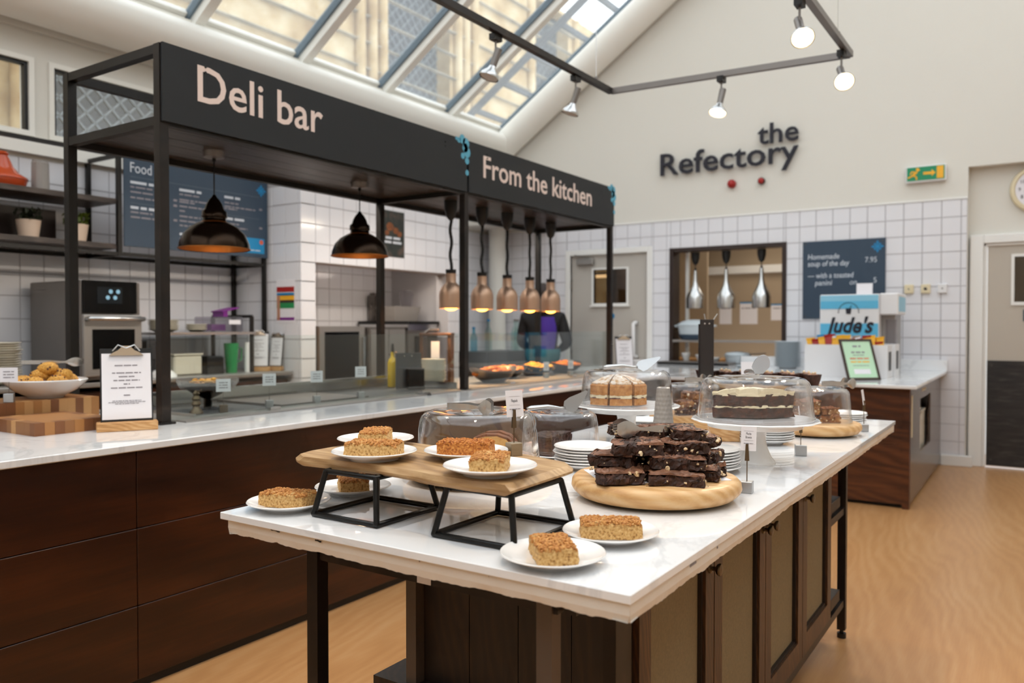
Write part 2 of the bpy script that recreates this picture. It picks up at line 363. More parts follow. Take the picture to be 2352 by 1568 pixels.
g = G().box(-.76,-.5,YW-.022,YW+.01,0,.104); struct('baseboard_far', g, 'white_paint', 'white skirting beside the till counter', bevel=.006)
# alcove with the right-hand door
g = G().box(-.555,3.2,YW+.13,YW+.2,2.05,2.77); g.box(-.555,-.49,YW+.13,YW+.2,0,2.05); g.box(.62,3.2,YW+.13,YW+.2,0,2.05)
struct('wall_alcove', g, 'cream_wall', 'cream recess above the beige door')
g = G(); Y1 = YW+.07
g.box(-.54,-.43,Y1,Y1+.07,0,2.14); g.box(.52,.63,Y1,Y1+.07,0,2.14); g.box(-.43,.52,Y1,Y1+.07,2.06,2.14); g.box(-.43,-.405,Y1+.02,Y1+.13,0,2.06); g.box(-.43,.52,Y1+.02,Y1+.13,2.035,2.06)
struct('trim_2', g, 'white_paint', 'white moulded frame of the beige door', bevel=.006)
d2 = struct('door_2', G().box(-.40,.50,Y1+.04,Y1+.085,.012,2.035), 'door_beige', 'beige door with a black lower kick plate')
G().box(-.395,.495,Y1+.032,Y1+.04,.02,.985).obj('kick_plate', 'kick_plate', d2, world=True)
for z in (.07,.94):
    for x in (-.36,.46): G().cyl((x,Y1+.024,z),(x,Y1+.034,z),.009,n=10).obj('screw','screw',d2,world=True)
G().box(-.19,.28,Y1+.036,Y1+.042,1.52,1.93).obj('glass_panel','door_glass',d2,world=True)
g = G()
for a,b,c,e in ((-.215,-.19,1.49,1.955),(.28,.305,1.49,1.955),(-.19,.28,1.49,1.52),(-.19,.28,1.93,1.955)): g.box(a,b,Y1+.028,Y1+.042,c,e)
g.obj('glazing_bead','white_paint',d2,world=True)
G().box(-.12,.0,Y1+.034,Y1+.04,1.345,1.45).obj('notice','slate_board',d2,world=True)
# left-hand door
g = G(); y0 = YW-.012
g.box(-4.80,-4.735,y0,YW+.1,0,2.21); g.box(-3.735,-3.67,y0,YW+.1,0,2.21); g.box(-4.735,-3.735,y0,YW+.1,2.145,2.21)
struct('trim_3', g, 'white_paint', 'white frame of the grey kitchen door', bevel=.006)
g = G()
for a,b,c,e in strips((-4.73,-3.74,.01,2.14), [(-4.43,-4.0,1.57,1.97)]): g.box(a,b,YW+.03,YW+.075,c,e)
d1 = struct('door_1', g, 'door_grey', 'grey door with a small square window and white pull handle')
G().box(-4.43,-4.0,YW+.024,YW+.03,1.57,1.97).obj('glass_panel','door_glass',d1,world=True)
g = G()
for a,b,c,e in ((-4.455,-4.43,1.545,1.99),(-4.0,-3.975,1.545,1.99),(-4.43,-4.0,1.545,1.57),(-4.43,-4.0,1.97,1.99)): g.box(a,b,YW+.015,YW+.03,c,e)
g.box(-4.47,-3.96,YW+.0,YW+.03,1.53,1.548); g.obj('glazing_bead','white_paint',d1,world=True)
g = G().tube([(-3.87,YW+.03,1.34),(-3.87,YW-.03,1.34),(-3.88,YW-.05,1.33),(-3.88,YW-.05,.96),(-3.87,YW-.03,.95),(-3.87,YW+.03,.95)], .022, 10); g.obj('pull_handle','white_plastic',d1,world=True,smooth=True)
g = G().box(-4.64,-4.42,YW-.03,YW+.03,2.03,2.105); cl = g.obj('door_closer','steel_flat',d1,world=True,bevel=.008)
G().bar((-4.46,YW-.02,2.115),(-4.66,YW-.03,2.15),.02,.008).obj('closer_arm','steel_dark',cl,world=True)
for z in (1.8,.95): G().box(-4.745,-4.725,YW+.0,YW+.03,z-.06,z+.06).obj('hinge','steel_dark',d1,world=True)
G().cyl((-4.19,YW+.026,1.42),(-4.19,YW+.03,1.42),.035,n=20).obj('round_sign','sign_blue',d1,world=True)
# corridor behind the door window, lit by a fluorescent tube seen in the pane
g = G().box(-4.9,-3.6,YW+1.6,YW+1.65,0,2.6); struct('wall_corridor', g, 'warm_plaster', 'dim corridor wall behind the grey door')
t = thing('fluorescent_lamp', 'bright white tube lamp seen through the grey door window', 'lamp', (-4.25,YW+.55,1.96))
G().bar((-.45,0,.0),(.45,0,0),.07,.03).obj('lamp_body','white_plastic',t); G().cyl((-.42,0,-.03),(.42,0,-.03),.022,n=10).obj('tube','tube_glow',t,smooth=True)
# ---- kitchen seen through the hatch
g = G()
g.box(-4.2,-1.2,YW+2.4,YW+2.45,0,2.6); g.box(-4.25,-4.2,YW+.16,YW+2.45,0,2.6); g.box(-1.25,-1.2,YW+.16,YW+2.45,0,2.6)
struct('wall_kitchen', g, 'warm_plaster', 'tan wall of the kitchen behind the hatch')
struct('ceiling_kitchen', G().box(-4.25,-1.2,YW+.16,YW+2.45,2.6,2.65), 'white_paint', 'kitchen ceiling behind the hatch')
g = G().box(-4.25,-1.2,YW+2.3,YW+2.4,2.02,2.12); struct('trim_4', g, 'white_paint', 'pale duct along the kitchen wall')
g = G(); h = HATCH
g.box(h[0]-.01,h[0]+.035,YW-.012,YW+.18,h[2]-.04,h[3]+.01); g.box(h[1]-.035,h[1]+.01,YW-.012,YW+.18,h[2]-.04,h[3]+.01)
g.box(h[0]+.035,h[1]-.035,YW-.012,YW+.18,h[3]-.03,h[3]+.01); g.box(h[0]+.035,h[1]-.035,YW-.012,YW+.18,h[2]-.04,h[2])
struct('trim_5', g, 'hatch_wood', 'dark wooden lining of the serving hatch')
g = G().box(h[0]+.035,h[1]-.035,YW-.02,YW+.2,1.125,1.15); tag(g.obj('hatch_shelf','steel_flat'), 'long steel shelf crossing the serving hatch', 'shelf')
g = G().box(h[0]+.1,h[0]+.135,YW+.2,YW+.235,0,2.4); struct('trim_6', g, 'white_paint', 'white upright post inside the hatch')
lt = bpy.data.lights.new('kitchen_light','AREA'); lt.energy = 14; lt.size = 1.2; lt.color = (1,.9,.76)
lo = bpy.data.objects.new('kitchen_light', lt); C.objects.link(lo); lo.location = (-2.7,YW+1.3,2.55)
tag(lo, 'warm ceiling light of the kitchen behind the hatch', 'light')
# ---- left wall with clerestory windows
WIN = [(.3,1.42,2.63,3.18),(1.52,2.84,2.63,3.18),(2.94,4.1,2.63,3.18)]
g = G()
for a,b,c,d in strips((-3.5,YW+.1,0,3.5), WIN): g.box(XL-.2,XL-.008,a,b,c,d)
wall_left = struct('wall_left', g, 'cream_wall', 'left wall, white tiles below and clerestory windows above')
PY0, PY1, PX = 4.52, 6.66, -5.07                  # the projecting tiled bay
g = G().box(XL-.02,XL-.0045,.5,PY0,.5,ZT); g.box(XL-.02,XL-.0045,PY0,YW,.5,ZT); g.obj('grout','grout',wall_left,world=True)
tiling(wall_left, ('x', XL), [(1.9,PY0,.9,ZT),(PY0+.16,YW,.9,ZT)], [(PY0,PY1-.1,1.95,ZT)], 4.5, pos=lambda q: -q[2])
g = G().box(XL-.01,XL+.05,-3.5,YW,2.50,2.60); struct('trim_7', g, 'beam_white', 'white ledge under the clerestory windows')
for i,(a,b,c,d) in enumerate(WIN):
    g = G(); f = .035; x0, x1 = XL-.12, XL+.012
    g.box(x0,x1,a,a+f,c,d); g.box(x0,x1,b-f,b,c,d); g.box(x0,x1,a+f,b-f,c,c+f); g.box(x0,x1,a+f,b-f,d-f,d)
    wn = struct('window_%d' % (i+1), g, 'beam_white', 'clerestory window %s' % ['out of frame','at the left edge','behind the canopy frame'][i])
    g = G()
    for r_ in ((a+f,a+f+.022,c+f,d-f),(b-f-.022,b-f,c+f,d-f),(a+f+.022,b-f-.022,d-f-.022,d-f)): g.box(XL-.06,XL-.01,*r_)
    g.obj('gasket','black',wn,world=True)
    G().box(XL-.05,XL-.045,a+f,b-f,c+f,d-f).obj('pane','window_glass',wn,world=True)
struct('trim_8', G().box(XL-.05,XL+.03,-3.5,YW,3.36,3.45), 'cream_wall', 'cream moulding above the clerestory windows')
# projecting tiled bay with an opening
g = G(); OP = (PY0+.16, PY1-.18, 0, 1.835)
for a,b,c,d in strips((PY0+.007,PY1,0,2.6), [OP]): g.box(PX-.16,PX-.0045,a,b,c,d)
g.box(XL,PX-.0045,PY0+.0045,PY0+.15,0,2.6); g.box(XL,PX,PY0,PY1,2.6,2.75); g.box(XL,PX-.01,PY1-.12,PY1,0,2.6)
wall_bay = struct('wall_bay', g, 'grout', 'white tiled bay projecting from the left wall')
tiling(wall_bay, ('x', PX), [(PY0,PY1,.4,ZT)], [OP], PY0, pos=lambda q: -q[2])
tiling(wall_bay, ('y', PY0), [(XL,PX,.4,ZT)], [], PX-5*TP-.03, pos=lambda q: -q[2])
g = G().cyl((-5.69,8.27,0),(-5.69,8.27,2.6),.105,n=24); struct('trim_9', g, 'beam_white', 'white round pipe in the far left corner', smooth=40)
g = G().box(XL,-4.95,7.75,YW,2.51,2.6); struct('trim_10', g, 'cream_wall', 'cream ledge over the corner pipe')
# ---- roof: rounded beam, glazing bars, panes
g = G(); prof = [(XL,3.42),(-5.75,3.36),(-5.6,3.39),(-5.5,3.48),(-5.47,3.58),(-5.52,3.66),(-5.62,3.69),(XL,3.69)]
g.prism(prof, -3.5, YW-.02, 'y'); struct('trim_11', g, 'beam_white', 'rounded white beam under the skylight', smooth=50)
struct('trim_12', G().prism([(-5.86,3.66),(-5.66,3.66),(-5.62,3.72),(-5.86,3.74)], -3.5, YW, 'y'), 'beam_white', 'white sill of the skylight')
nrm = Vector((-math.sin(R(34)),0,math.cos(R(34)))); drc = Vector((math.cos(R(34)),0,math.sin(R(34))))
E0 = Vector((XS,0,ZS)); LEN = 8.2
def roofbar(name, y0, y1, d0, d1, n0, n1, label, mat='beam_white'):
    g = G(); P = [E0+drc*d0+nrm*n0, E0+drc*d1+nrm*n0, E0+drc*d1+nrm*n1, E0+drc*d0+nrm*n1]
    g.prism([(p.x,p.z) for p in P], y0, y1, 'y'); return struct(name, g, mat, label)
BY = [8.293-1.1015*k for k in range(0,11)]
sk = struct('window_4', G().prism([((E0+drc*a+nrm*b).x,(E0+drc*a+nrm*b).z) for a,b in ((-.1,-.10),(.0,-.10),(.0,.03),(-.1,.03))], -3.5, YW, 'y'), 'beam_white', 'long sloping skylight over the counter')
sk['kind'] = 'structure'
for k, y in enumerate(BY):
    for nm, m_, a0, a1, n0, n1 in (('glazing_bar','beam_white',y+.02,y+.105,-.12,.03),('gasket','gasket_grey',y-.006,y+.02,-.05,.02)):
        g = G(); P = [E0+drc*-.1+nrm*n0, E0+drc*LEN+nrm*n0, E0+drc*LEN+nrm*n1, E0+drc*-.1+nrm*n1]
        g.prism([(p.x,p.z) for p in P], a0, a1, 'y'); g.obj(nm, m_, sk, world=True)
    if k:
        g = G(); P = [E0+nrm*-.004, E0+drc*LEN+nrm*-.004, E0+drc*LEN+nrm*.004, E0+nrm*.004]
        g.prism([(p.x,p.z) for p in P], y+.105, BY[k-1]-.012, 'y'); g.obj('pane','window_glass',sk,world=True)
        g = G(); P = [E0+nrm*-.03, E0+drc*.06+nrm*-.03, E0+drc*.06+nrm*.02, E0+nrm*.02]
        g.prism([(p.x,p.z) for p in P], y+.105, BY[k-1]-.012, 'y'); g.obj('bottom_rail','beam_white',sk,world=True)
# raking beam along the gable
a = Vector((-5.82,YW-.13,3.42)); 
g = G().cyl(a, a+drc*8.3, .17, n=28); struct('trim_13', g, 'beam_white', 'round white beam raking up the gable wall', smooth=40)
g = G().prism([((E0+drc*p+nrm*q).x,(E0+drc*p+nrm*q).z) for p,q in ((-.1,-.2),(LEN,-.2),(LEN,.03),(-.1,.03))], YW-.045, YW, 'y'); struct('trim_14', g, 'beam_white', 'white end frame of the skylight against the gable')
# unseen half of the room
struct('wall_right', G().box(3.2,3.35,-3.5,9.4,0,6.0), 'cream_wall', 'cream wall on the right of the room')
struct('wall_back', G().box(-6.1,3.35,-3.65,-3.5,0,4.5), 'cream_wall', 'cream wall behind the viewpoint')
# ---- stone building outside, seen through the glass
t = thing('stone_building', 'tall sandstone building outside the skylight with leaded windows', 'building', (-13.0,6,0))
g = G(); SW = [(2.0,4.3,2.0,6.0),(6.4,9.4,2.0,6.0),(14.3,16.7,6.6,11.4),(21,23,6.6,11.4)]
for a,b,c,d in strips((-6,30,0,11.5), SW): g.box(-13.7,-13.0,a,b,c,d)
g.obj('wall','stone',t,world=True)
for a,b,c,d in SW:
    g = G().box(-13.5,-13.45,a,b,c,d); wn = g.obj('window','lead_glass',t,world=True)
    g = G(); s_ = .3; n = int((b-a+d-c)/s_)+1
    for i in range(-n, n+1):
        for sg in (1,-1):
            # diagonal lead lines, clipped to the light
            o_ = i*s_; pts = []
            for tt in range(0, 241):
                u = a+(b-a)*tt/240; v = (c+d)/2 + sg*(u-(a+b)/2) + o_
                if c <= v <= d: pts.append((u,v))
            if len(pts) > 2: g.bar((-13.43,pts[0][0],pts[0][1]),(-13.43,pts[-1][0],pts[-1][1]),.03,.02,up=(1,0,0))
    if g.v: g.obj('lead_lattice','lead',wn,world=True)
for y in (4.8,5.2,5.6,6.0,13.3,13.7,14.05,16.95,17.3,17.7,20.6,23.4):
    G().cyl((-12.92,y,2.0 if y < 6.2 else 6.4),(-12.92,y,11.4 if y > 6.2 else 6.0),.12,n=12).obj('column','stone',t,world=True,smooth=40)
G().box(-13.0,-12.7,-6,30,6.1,6.35).obj('string_course','stone_grey',t,world=True)
g = G()
for k in range(8): g.box(-13.0,-12.86,-6,30,6.6+k*.6,6.615+k*.6)
g.obj('bed_joints','stone_grey',t,world=True)
t = thing('roof_ladder', 'grey roof ladder frame outside the last skylight panes', 'ladder', (-6.6,9.6,4.0))
g = G().bar((-6.6,8.9,4.2),(-3.9,8.9,6.0),.07); g.obj('rail','slate_roof',t,world=True); G().bar((-6.6,9.9,4.2),(-3.9,9.9,6.0),.07).obj('rail','slate_roof',t,world=True)
for k in range(6):
    p = Vector((-6.5+k*.45,8.9,4.27+k*.3)); G().bar(p, p+Vector((0,1,0)),.06).obj('rung','slate_roof',t,world=True)
struct('ground_outside', G().box(-24,-6.1,-12,30,-.1,0), 'stone_grey', 'paving outside')
# ================================================================== LETTERING
def text_geo(body, size, extrude=.002, shear=0, bold=0):
    cu = bpy.data.curves.new('t','FONT'); cu.body = body; cu.size = size; cu.extrude = extrude; cu.shear = shear; cu.offset = bold; cu.resolution_u = 3
    o = bpy.data.objects.new('t', cu); C.objects.link(o); bpy.context.view_layer.update()
    me = bpy.data.meshes.new_from_object(o.evaluated_get(bpy.context.evaluated_depsgraph_get()))
    g = G(); g.v = [tuple(v.co) for v in me.vertices]; g.f = [tuple(p.vertices) for p in me.polygons]
    bpy.data.objects.remove(o); bpy.data.curves.remove(cu); bpy.data.meshes.remove(me); return g
AX = {'x': Matrix(((0,0,1,0),(1,0,0,0),(0,1,0,0),(0,0,0,1))), 'y': Matrix(((1,0,0,0),(0,0,-1,0),(0,1,0,0),(0,0,0,1))), 'z': Matrix.Identity(4)}
def text(name, body, size, mat, parent, org, ax='y', width=None, height=None, mx=None, world=True, align='L', lab=None, **k):
    """flat lettering: ax x faces +X, y faces -Y; mx places it instead. width fits the line"""
    g = text_geo(body, size, **k); xs = [v[0] for v in g.v]; x0, x1 = min(xs), max(xs)
    s = width/(x1-x0) if width else 1; dx = {'L': 0, 'C': -(x1-x0)*s/2, 'R': -(x1-x0)*s}[align]
    g.v = [((v[0]-x0)*s+dx, v[1], v[2]) for v in g.v]
    g.xf(mx if mx is not None else Matrix.Translation(org) @ AX[ax]); return g.obj(name, mat, parent, world=world, lab=lab)
def letters(body, size, mat, parent, org, ax, width, **k):
    """one part per letter, spaced as the whole word"""
    full = text_geo(body, size, **k); xs = [v[0] for v in full.v]; x0, x1 = min(xs), max(xs); s = width/(x1-x0)
    mxx = Matrix.Translation(org) @ AX[ax]
    for i, ch in enumerate(body):
        if ch == ' ': continue
        pre = text_geo(body[:i+1], size, **k); one = text_geo(ch, size, **k)
        sh = max(v[0] for v in pre.v) - max(v[0] for v in one.v)
        one.v = [((v[0]+sh-x0)*s, v[1], v[2]) for v in one.v]; one.xf(mxx); one.obj('letter', mat, parent, world=True)
def scribble(parent, org, ax, width, h, mat='ink_soft', seed=0, mx=None, world=True, name='text_line'):
    """an unreadable line of print: a row of word-length dashes"""
    rnd = random.Random(seed); g = G(); x = 0
    while x < width-.3*h:
        l = min(width-x, h*(1.2+rnd.random()*3.5)); g.box(x, x+l, 0, h*.62, 0, .0006); x += l+h*.55
    g.xf(mx if mx is not None else Matrix.Translation(org) @ AX[ax]); return g.obj(name, mat, parent, world=world)
def motif(parent, c, r, ax, mat='sign_blue', name='emblem'):
    g = G()
    def put(u, v, q, n=14):
        g.disc((c[0], c[1]+u, c[2]+v) if ax == 'x' else (c[0]+u, c[1], c[2]+v), q, n, ax)
    put(0,0,r*.42)
    for k in range(8):
        a = k*math.pi/4; d = r*(.62 if k%2 else .7); put(d*math.cos(a), d*math.sin(a), r*(.2 if k%2 else .24), 10)
        if k%2 == 0: put(r*1.0*math.cos(a), r*1.0*math.sin(a), r*.13, 8)
    return g.obj(name, mat, parent, world=True)
t = thing('raised_lettering', 'raised black lettering reading the Refectory on the gable wall', 'sign', (-2.8,YW,2.95))
letters('Refectory', .345, 'ink', t, (-3.56,YW-.035,2.985), 'y', 1.50, extrude=.012, bold=.003)
letters('the', .30, 'ink', t, (-2.475,YW-.035,3.20), 'y', .415, extrude=.012, bold=.003)
for x, r_, lb in ((-2.755,.045,'larger red fire alarm sounder under the wall lettering'),(-2.44,.036,'smaller red alarm beacon under the wall lettering')):
    a = thing('fire_alarm', lb, 'alarm', (x,YW,2.82))
    G().cyl((0,0,0),(0,-.03,0),r_,n=20).obj('base','black' if r_ < .04 else 'red_plastic',a,smooth=40)
    G().ball((0,-.035,0),r_*.85,14,8).obj('dome','red_plastic',a,smooth=True)
# exit sign
t = thing('exit_sign', 'green and yellow running man exit sign with arrow', 'sign', (-.9,YW,2.665))
G().box(-.17,.17,-.05,0,-.01,.14).obj('housing','white_plastic',t,bevel=.006)
G().box(-.158,.158,-.054,-.05,.005,.132).obj('green_panel','exit_green',t)
g = G().prism([(-.02,.055),(.05,.055),(.05,.035),(.082,.068),(.05,.10),(.05,.08),(-.02,.08)], -.0565,-.054,'y'); g.obj('arrow','exit_yellow',t)
G().box(.092,.148,-.0565,-.054,.012,.126).obj('door_symbol','exit_yellow',t)
g = G()
for a,b,c,d,w_ in ((-.075,.085,-.115,.05,.022),(-.115,.05,-.15,.035,.014),(-.1,.055,-.075,.035,.014),(-.075,.035,-.078,.012,.013),(-.078,.088,-.05,.105,.012),(-.085,.085,-.12,.09,.012),(-.12,.09,-.13,.065,.010)):
    g.bar((a,-.0555,b),(c,-.0555,d),w_,.003,up=(0,1,0))
g.cyl((-.068,-.0565,.11),(-.068,-.054,.11),.014,n=12); g.obj('running_man','exit_yellow',t)
# clock
t = thing('round_clock', 'round cream wall clock cut by the right edge of the photo', 'clock', (-.02,YW+.13,2.33))
g = G().lathe([(.0,0),(.205,0),(.215,.02),(.205,.05),(.18,.055),(.172,.04),(0,.04)],40).xf(Matrix.Rotation(R(90),4,'X')).move(0,0,.2); g.obj('case','cream_plastic',t,smooth=40)
G().cyl((0,-.041,.2),(0,-.043,.2),.172,n=40).obj('dial','paper',t)
for k in range(12):
    a = R(90-30*(k or 12)); text('numeral', str(k or 12), .045, 'ink', t, (.135*math.cos(a)-.012,-.0445,.2+.135*math.sin(a)-.014), 'y', world=False, extrude=.0005)
G().bar((0,-.047,.2),(-.10,-.047,.18),.008,.003,up=(0,1,0)).obj('hour_hand','ink',t); G().bar((0,-.048,.2),(-.09,-.048,.30),.006,.003,up=(0,1,0)).obj('minute_hand','ink',t)
# switch boxes
for x, m_, lb in ((-1.037,'cream_plastic','cream blank switch plate nearest the blue soup board'),(-.895,'cream_plastic','cream key switch plate, middle of the three on the tiles'),(-.755,'white_plastic','pale grey switch plate, right of the three on the tiles')):
    a = thing('switch_plate', lb, 'switch', (x,YW,1.61)); G().box(-.04,.04,-.03,0,0,.085).obj('box',m_,a,bevel=.005)
    G().cyl((0,-.03,.043),(0,-.034,.043),.014 if x == -.895 else .006,n=12).obj('key_hole' if x == -.895 else 'screw','screw',a)
# soup board
t = thing('soup_board', 'dark blue price board reading Homemade soup of the day', 'sign', (-1.63,YW,1.375))
G().box(-2.015,-1.243,YW-.018,YW-.001,1.375,2.157).obj('panel','slate_board',t,world=True,bevel=.002)
for s_, x, z, w_ in (('Homemade',-1.965,1.975,.30),('soup of the day',-1.965,1.905,.395),('— with a toasted',-1.965,1.785,.435),('panini',-1.895,1.712,.165)):
    text('lettering', s_, .075, 'board_text', t, (x,YW-.0185,z), 'y', width=w_, extrude=.0006, shear=.12, bold=.0006)
text('lettering','7.95',.075,'board_text',t,(-1.32,YW-.0185,1.925),'y',width=.105,align='R',extrude=.0006); text('lettering','on',.075,'board_text',t,(-1.565,YW-.0185,1.712),'y',width=.065,extrude=.0006,shear=.12)
text('lettering','5',.075,'board_text',t,(-1.32,YW-.0185,1.725),'y',align='R',extrude=.0006)
motif(t, (-1.315,YW-.0195,2.075), .052, 'y')
for x in (-1.99,-1.268):
    for z in (1.4,2.132): G().cyl((x,YW-.018,z),(x,YW-.022,z),.008,n=8).obj('screw','screw',t,world=True)

# ================================================================== SERVING COUNTER
CX, CZ, CY0, CY1 = -2.652, .885, -.9, 8.40
t = thing('serving_counter', 'long dark wood serving counter with a white quartz front ledge', 'counter', (-3.2,3,0))
G().box(-3.86,CX,CY0,CY1,CZ-.026,CZ).obj('worktop','quartz',t,world=True,bevel=.003)
ys = [CY0,.05,1.62,3.35,5.05,6.7,CY1-.03]; zs = [.035,.302,.58,CZ-.028]
for a,b in zip(ys,ys[1:]):
    for c,d in zip(zs,zs[1:]): G().box(-2.69,-2.672,a+.0015,b-.0015,c+.0015,d-.0015).obj('front_panel','counter_wood',t,world=True,bevel=.0015)
G().box(-2.76,-2.69,CY0,CY1-.03,.0,CZ-.03).obj('plinth','black',t,world=True)
G().box(-3.86,-2.7,CY1-.04,CY1-.02,.0,CZ-.03).obj('end_panel','counter_wood',t,world=True)
G().box(-3.88,-3.84,CY0,CY1-.03,.0,CZ-.03).obj('back_panel','steel_flat',t,world=True)
# stainless servery top laid in the worktop, with the cold well
t = thing('cold_well', 'sunken stainless steel cold well behind the glass guard', 'servery', (-3.45,3.1,CZ))
g = G()
for a,b,c,d in strips((-3.84,-3.055,2.08,6.6), [(-3.76,-3.16,2.2,4.12)]): g.box(a,b,c,d,CZ+.001,CZ+.007)
g.obj('steel_deck','steel_flat',t,world=True)
g = G().box(-3.17,-3.16,2.2,4.12,CZ-.02,CZ+.012); g.box(-3.77,-3.76,2.2,4.12,CZ-.02,CZ+.06); g.box(-3.76,-3.16,2.19,2.2,CZ-.02,CZ+.02); g.box(-3.76,-3.16,4.12,4.13,CZ-.02,CZ+.05); g.obj('rim','steel',t,world=True)
G().box(-3.755,-3.165,2.205,4.115,CZ+.002,CZ+.004).obj('well_floor','slate_grey_panel',t,world=True)
G().bar((-3.7,2.2,CZ+.075),(-3.7,4.12,CZ+.075),.05,.015).obj('back_rail','steel',t,world=True)
# canopy over the counter
Y_ = [2.0,4.12,6.21]; XF, XR = -3.075, -3.82; Z0, Z1 = 2.165, 2.485
t = thing('canopy_frame', 'black steel canopy frame with a timber soffit over the serving counter', 'canopy', (-3.45,2.0,CZ))
pp = .042
for y in Y_:
    for x in (XF-.02, XR): G().bar((x,y,CZ+.0075 if x == XR else CZ),(x,y,Z1),pp).obj('post','worn_metal' if x > -3.5 else 'black_metal',t,world=True)
for z in (Z0+.0,Z1-.02):
    for x in (XF-.02,XR): G().bar((x,2.0,z),(x,6.21,z),pp*.9).obj('long_rail','black_metal',t,world=True)
    for y in Y_: G().bar((XF-.04,y,z),(XR,y,z),pp*.9).obj('cross_rail','black_metal',t,world=True)
n = 5
for k in range(n):
    a = XR+.02+(XF-.04-XR-.02)*k/n; b = XR+.02+(XF-.04-XR-.02)*(k+1)/n
    G().box(a+.002,b-.002,2.02,6.19,Z0+.012,Z0+.032).obj('soffit_board','soffit_wood',t,world=True)
for y in (2.0,4.12): G().box(XF-.055,XF+.015,y-.035,y+.035,CZ,CZ+.01).obj('foot_plate','black_metal',t,world=True)
# fascia signs
def fascia(body, y0, y1, ty, tw, size, label, dots):
    t = thing('fascia_sign', label, 'sign', (XF+.01,(y0+y1)/2,Z0))
    G().box(XF+.002,XF+.016,y0,y1,Z0-.005,Z1+.002).obj('panel','sign_grey',t,world=True)
    letters(body, size, 'sign_cream', t, (XF+.0165,ty,Z0+.115), 'x', tw, extrude=.001, bold=.002)
    g = G()
    for u, v, r_ in dots: g.disc((XF+.0172,y1-u,Z1-v),r_,12,'x')
    g.obj('teal_ornament','sign_teal',t,world=True)
    g = G()
    for y in (y0+.33*(ty-y0)+.15, y1-.22):
        for z in (Z1-.05,Z1-.075): g.cyl((XF+.016,y,z),(XF+.02,y,z),.006,n=8)
    g.obj('bolts','black',t,world=True)
DOT = [(.012,.02,.035),(.05,.0,.03),(.085,.012,.018),(.0,.075,.035),(.045,.105,.02),(.0,.13,.022),(.02,.05,.03),(.0,.205,.018),(.11,.006,.012)]
fascia('Deli bar', 1.985, 4.105, 2.15, .725, .225, 'long dark grey fascia sign reading Deli bar', DOT)
fascia('From the kitchen', 4.125, 6.22, 4.285, 1.52, .205, 'dark grey fascia sign reading From the kitchen', DOT)
# glass guard
t = thing('glass_guard', 'low upright glass guard along the serving counter', 'screen', (-3.1,4,CZ))
for a,b in ((2.05,4.08),(4.16,6.18)): G().box(-3.118,-3.11,a,b,CZ+.002,1.255).obj('pane','guard_glass',t,world=True)
for a in (2.6,3.7,4.7,5.6): G().box(-3.13,-3.1,a-.03,a+.03,CZ+.001,CZ+.022).obj('clamp','steel',t,world=True)

# ================================================================== PENDANT LAMPS
def pendant(y, x, zb, label):
    t = thing('pendant_lamp', label, 'lamp', (x,y,zb), group='dark bronze pendant lamps under the canopy')
    top = Z0+.012-zb
    pr = [(.172,0),(.168,.03),(.15,.075),(.118,.11),(.08,.132),(.058,.142),(.055,.158),(.062,.162),(.060,.19),(.048,.2),(.04,.225),(.026,.25),(.012,.265),(.008,.275)]
    G().lathe(pr,36).obj('shade','bronze_dark',t,smooth=60)
    G().lathe([(r-.004,z+.002) for r,z in pr[:7]],36).obj('shade_lining','bronze_in',t,smooth=True)
    G().lathe([(.172,0),(.176,.003),(.172,.007)],36).obj('rim','bronze_in',t,smooth=True)
    G().cyl((0,0,.27),(0,0,top-.03),.0035,n=8).obj('cord','black',t); G().lathe([(0,top-.035),(.05,top-.03),(.055,top),(0,top)],24).obj('ceiling_rose','steel_dark',t,smooth=40)
    G().cyl((0,0,top-.05),(0,0,top-.034),.009,n=8).obj('cord_grip','black',t)
    G().ball((0,0,.085),.028,12,8).obj('bulb','bulb_dim',t,smooth=True)
    l = bpy.data.lights.new('bulb_light','POINT'); l.energy = .5; l.color = (1,.75,.48); l.shadow_soft_size = .03
    o = bpy.data.objects.new('bulb_light',l); C.objects.link(o); o.parent = t; o.location = (0,0,.03)
pendant(2.53,-3.47,1.685,'dark bronze dome pendant lamp in front of the Food board')
pendant(3.56,-3.47,1.725,'dark bronze dome pendant lamp beside the dark poster')
def heat_lamp(name, loc, top, mat, label, on=True, slim=False, group=None):
    t = thing(name, label, 'lamp', loc, group=group)
    if slim: pr = [(.098,0),(.099,.11),(.09,.15),(.062,.20),(.038,.25),(.026,.31),(.021,.40),(.019,.42)]; zc = .42
    else: pr = [(.083,0),(.084,.09),(.081,.115),(.071,.142),(.055,.164),(.040,.178),(.036,.186),(.036,.245)]; zc = .245
    G().lathe(pr+[(0,zc)],28).obj('shade',mat,t,smooth=50)
    G().lathe([(r-.003,z) for r,z in pr[:4]],28).obj('shade_lining','white_paint' if not slim else mat,t,smooth=True)
    G().cyl((0,0,zc),(0,0,zc+.028),.036 if not slim else .014,.038 if not slim else .01,n=18).obj('collar','black',t)
    zz = zc+.028; H_ = top-zz-.13; n = 26
    G().tube([(.004*math.sin(i*.5+loc[1]*3),.003*math.cos(i*.45),zz+H_*i/n) for i in range(n+1)],[(.0105+.0012*(i%2)) if not slim else .004 for i in range(n+1)],8).obj('cord','black',t,smooth=True)
    G().lathe([(.012,top-.135),(.03,top-.115),(.045,top-.06),(.047,top-.0),(0,top)],18).obj('ceiling_cup','black',t,smooth=40)
    if on:
        G().ball((0,0,.014),.05,16,8,sz=.6).obj('bulb','heat_glow',t,smooth=True)
        l = bpy.data.lights.new('bulb_light','SPOT'); l.energy = 11; l.color = (1,.55,.22); l.spot_size = R(100); l.shadow_soft_size = .04
        o = bpy.data.objects.new('bulb_light',l); C.objects.link(o); o.parent = t; o.location = (0,0,-.035)
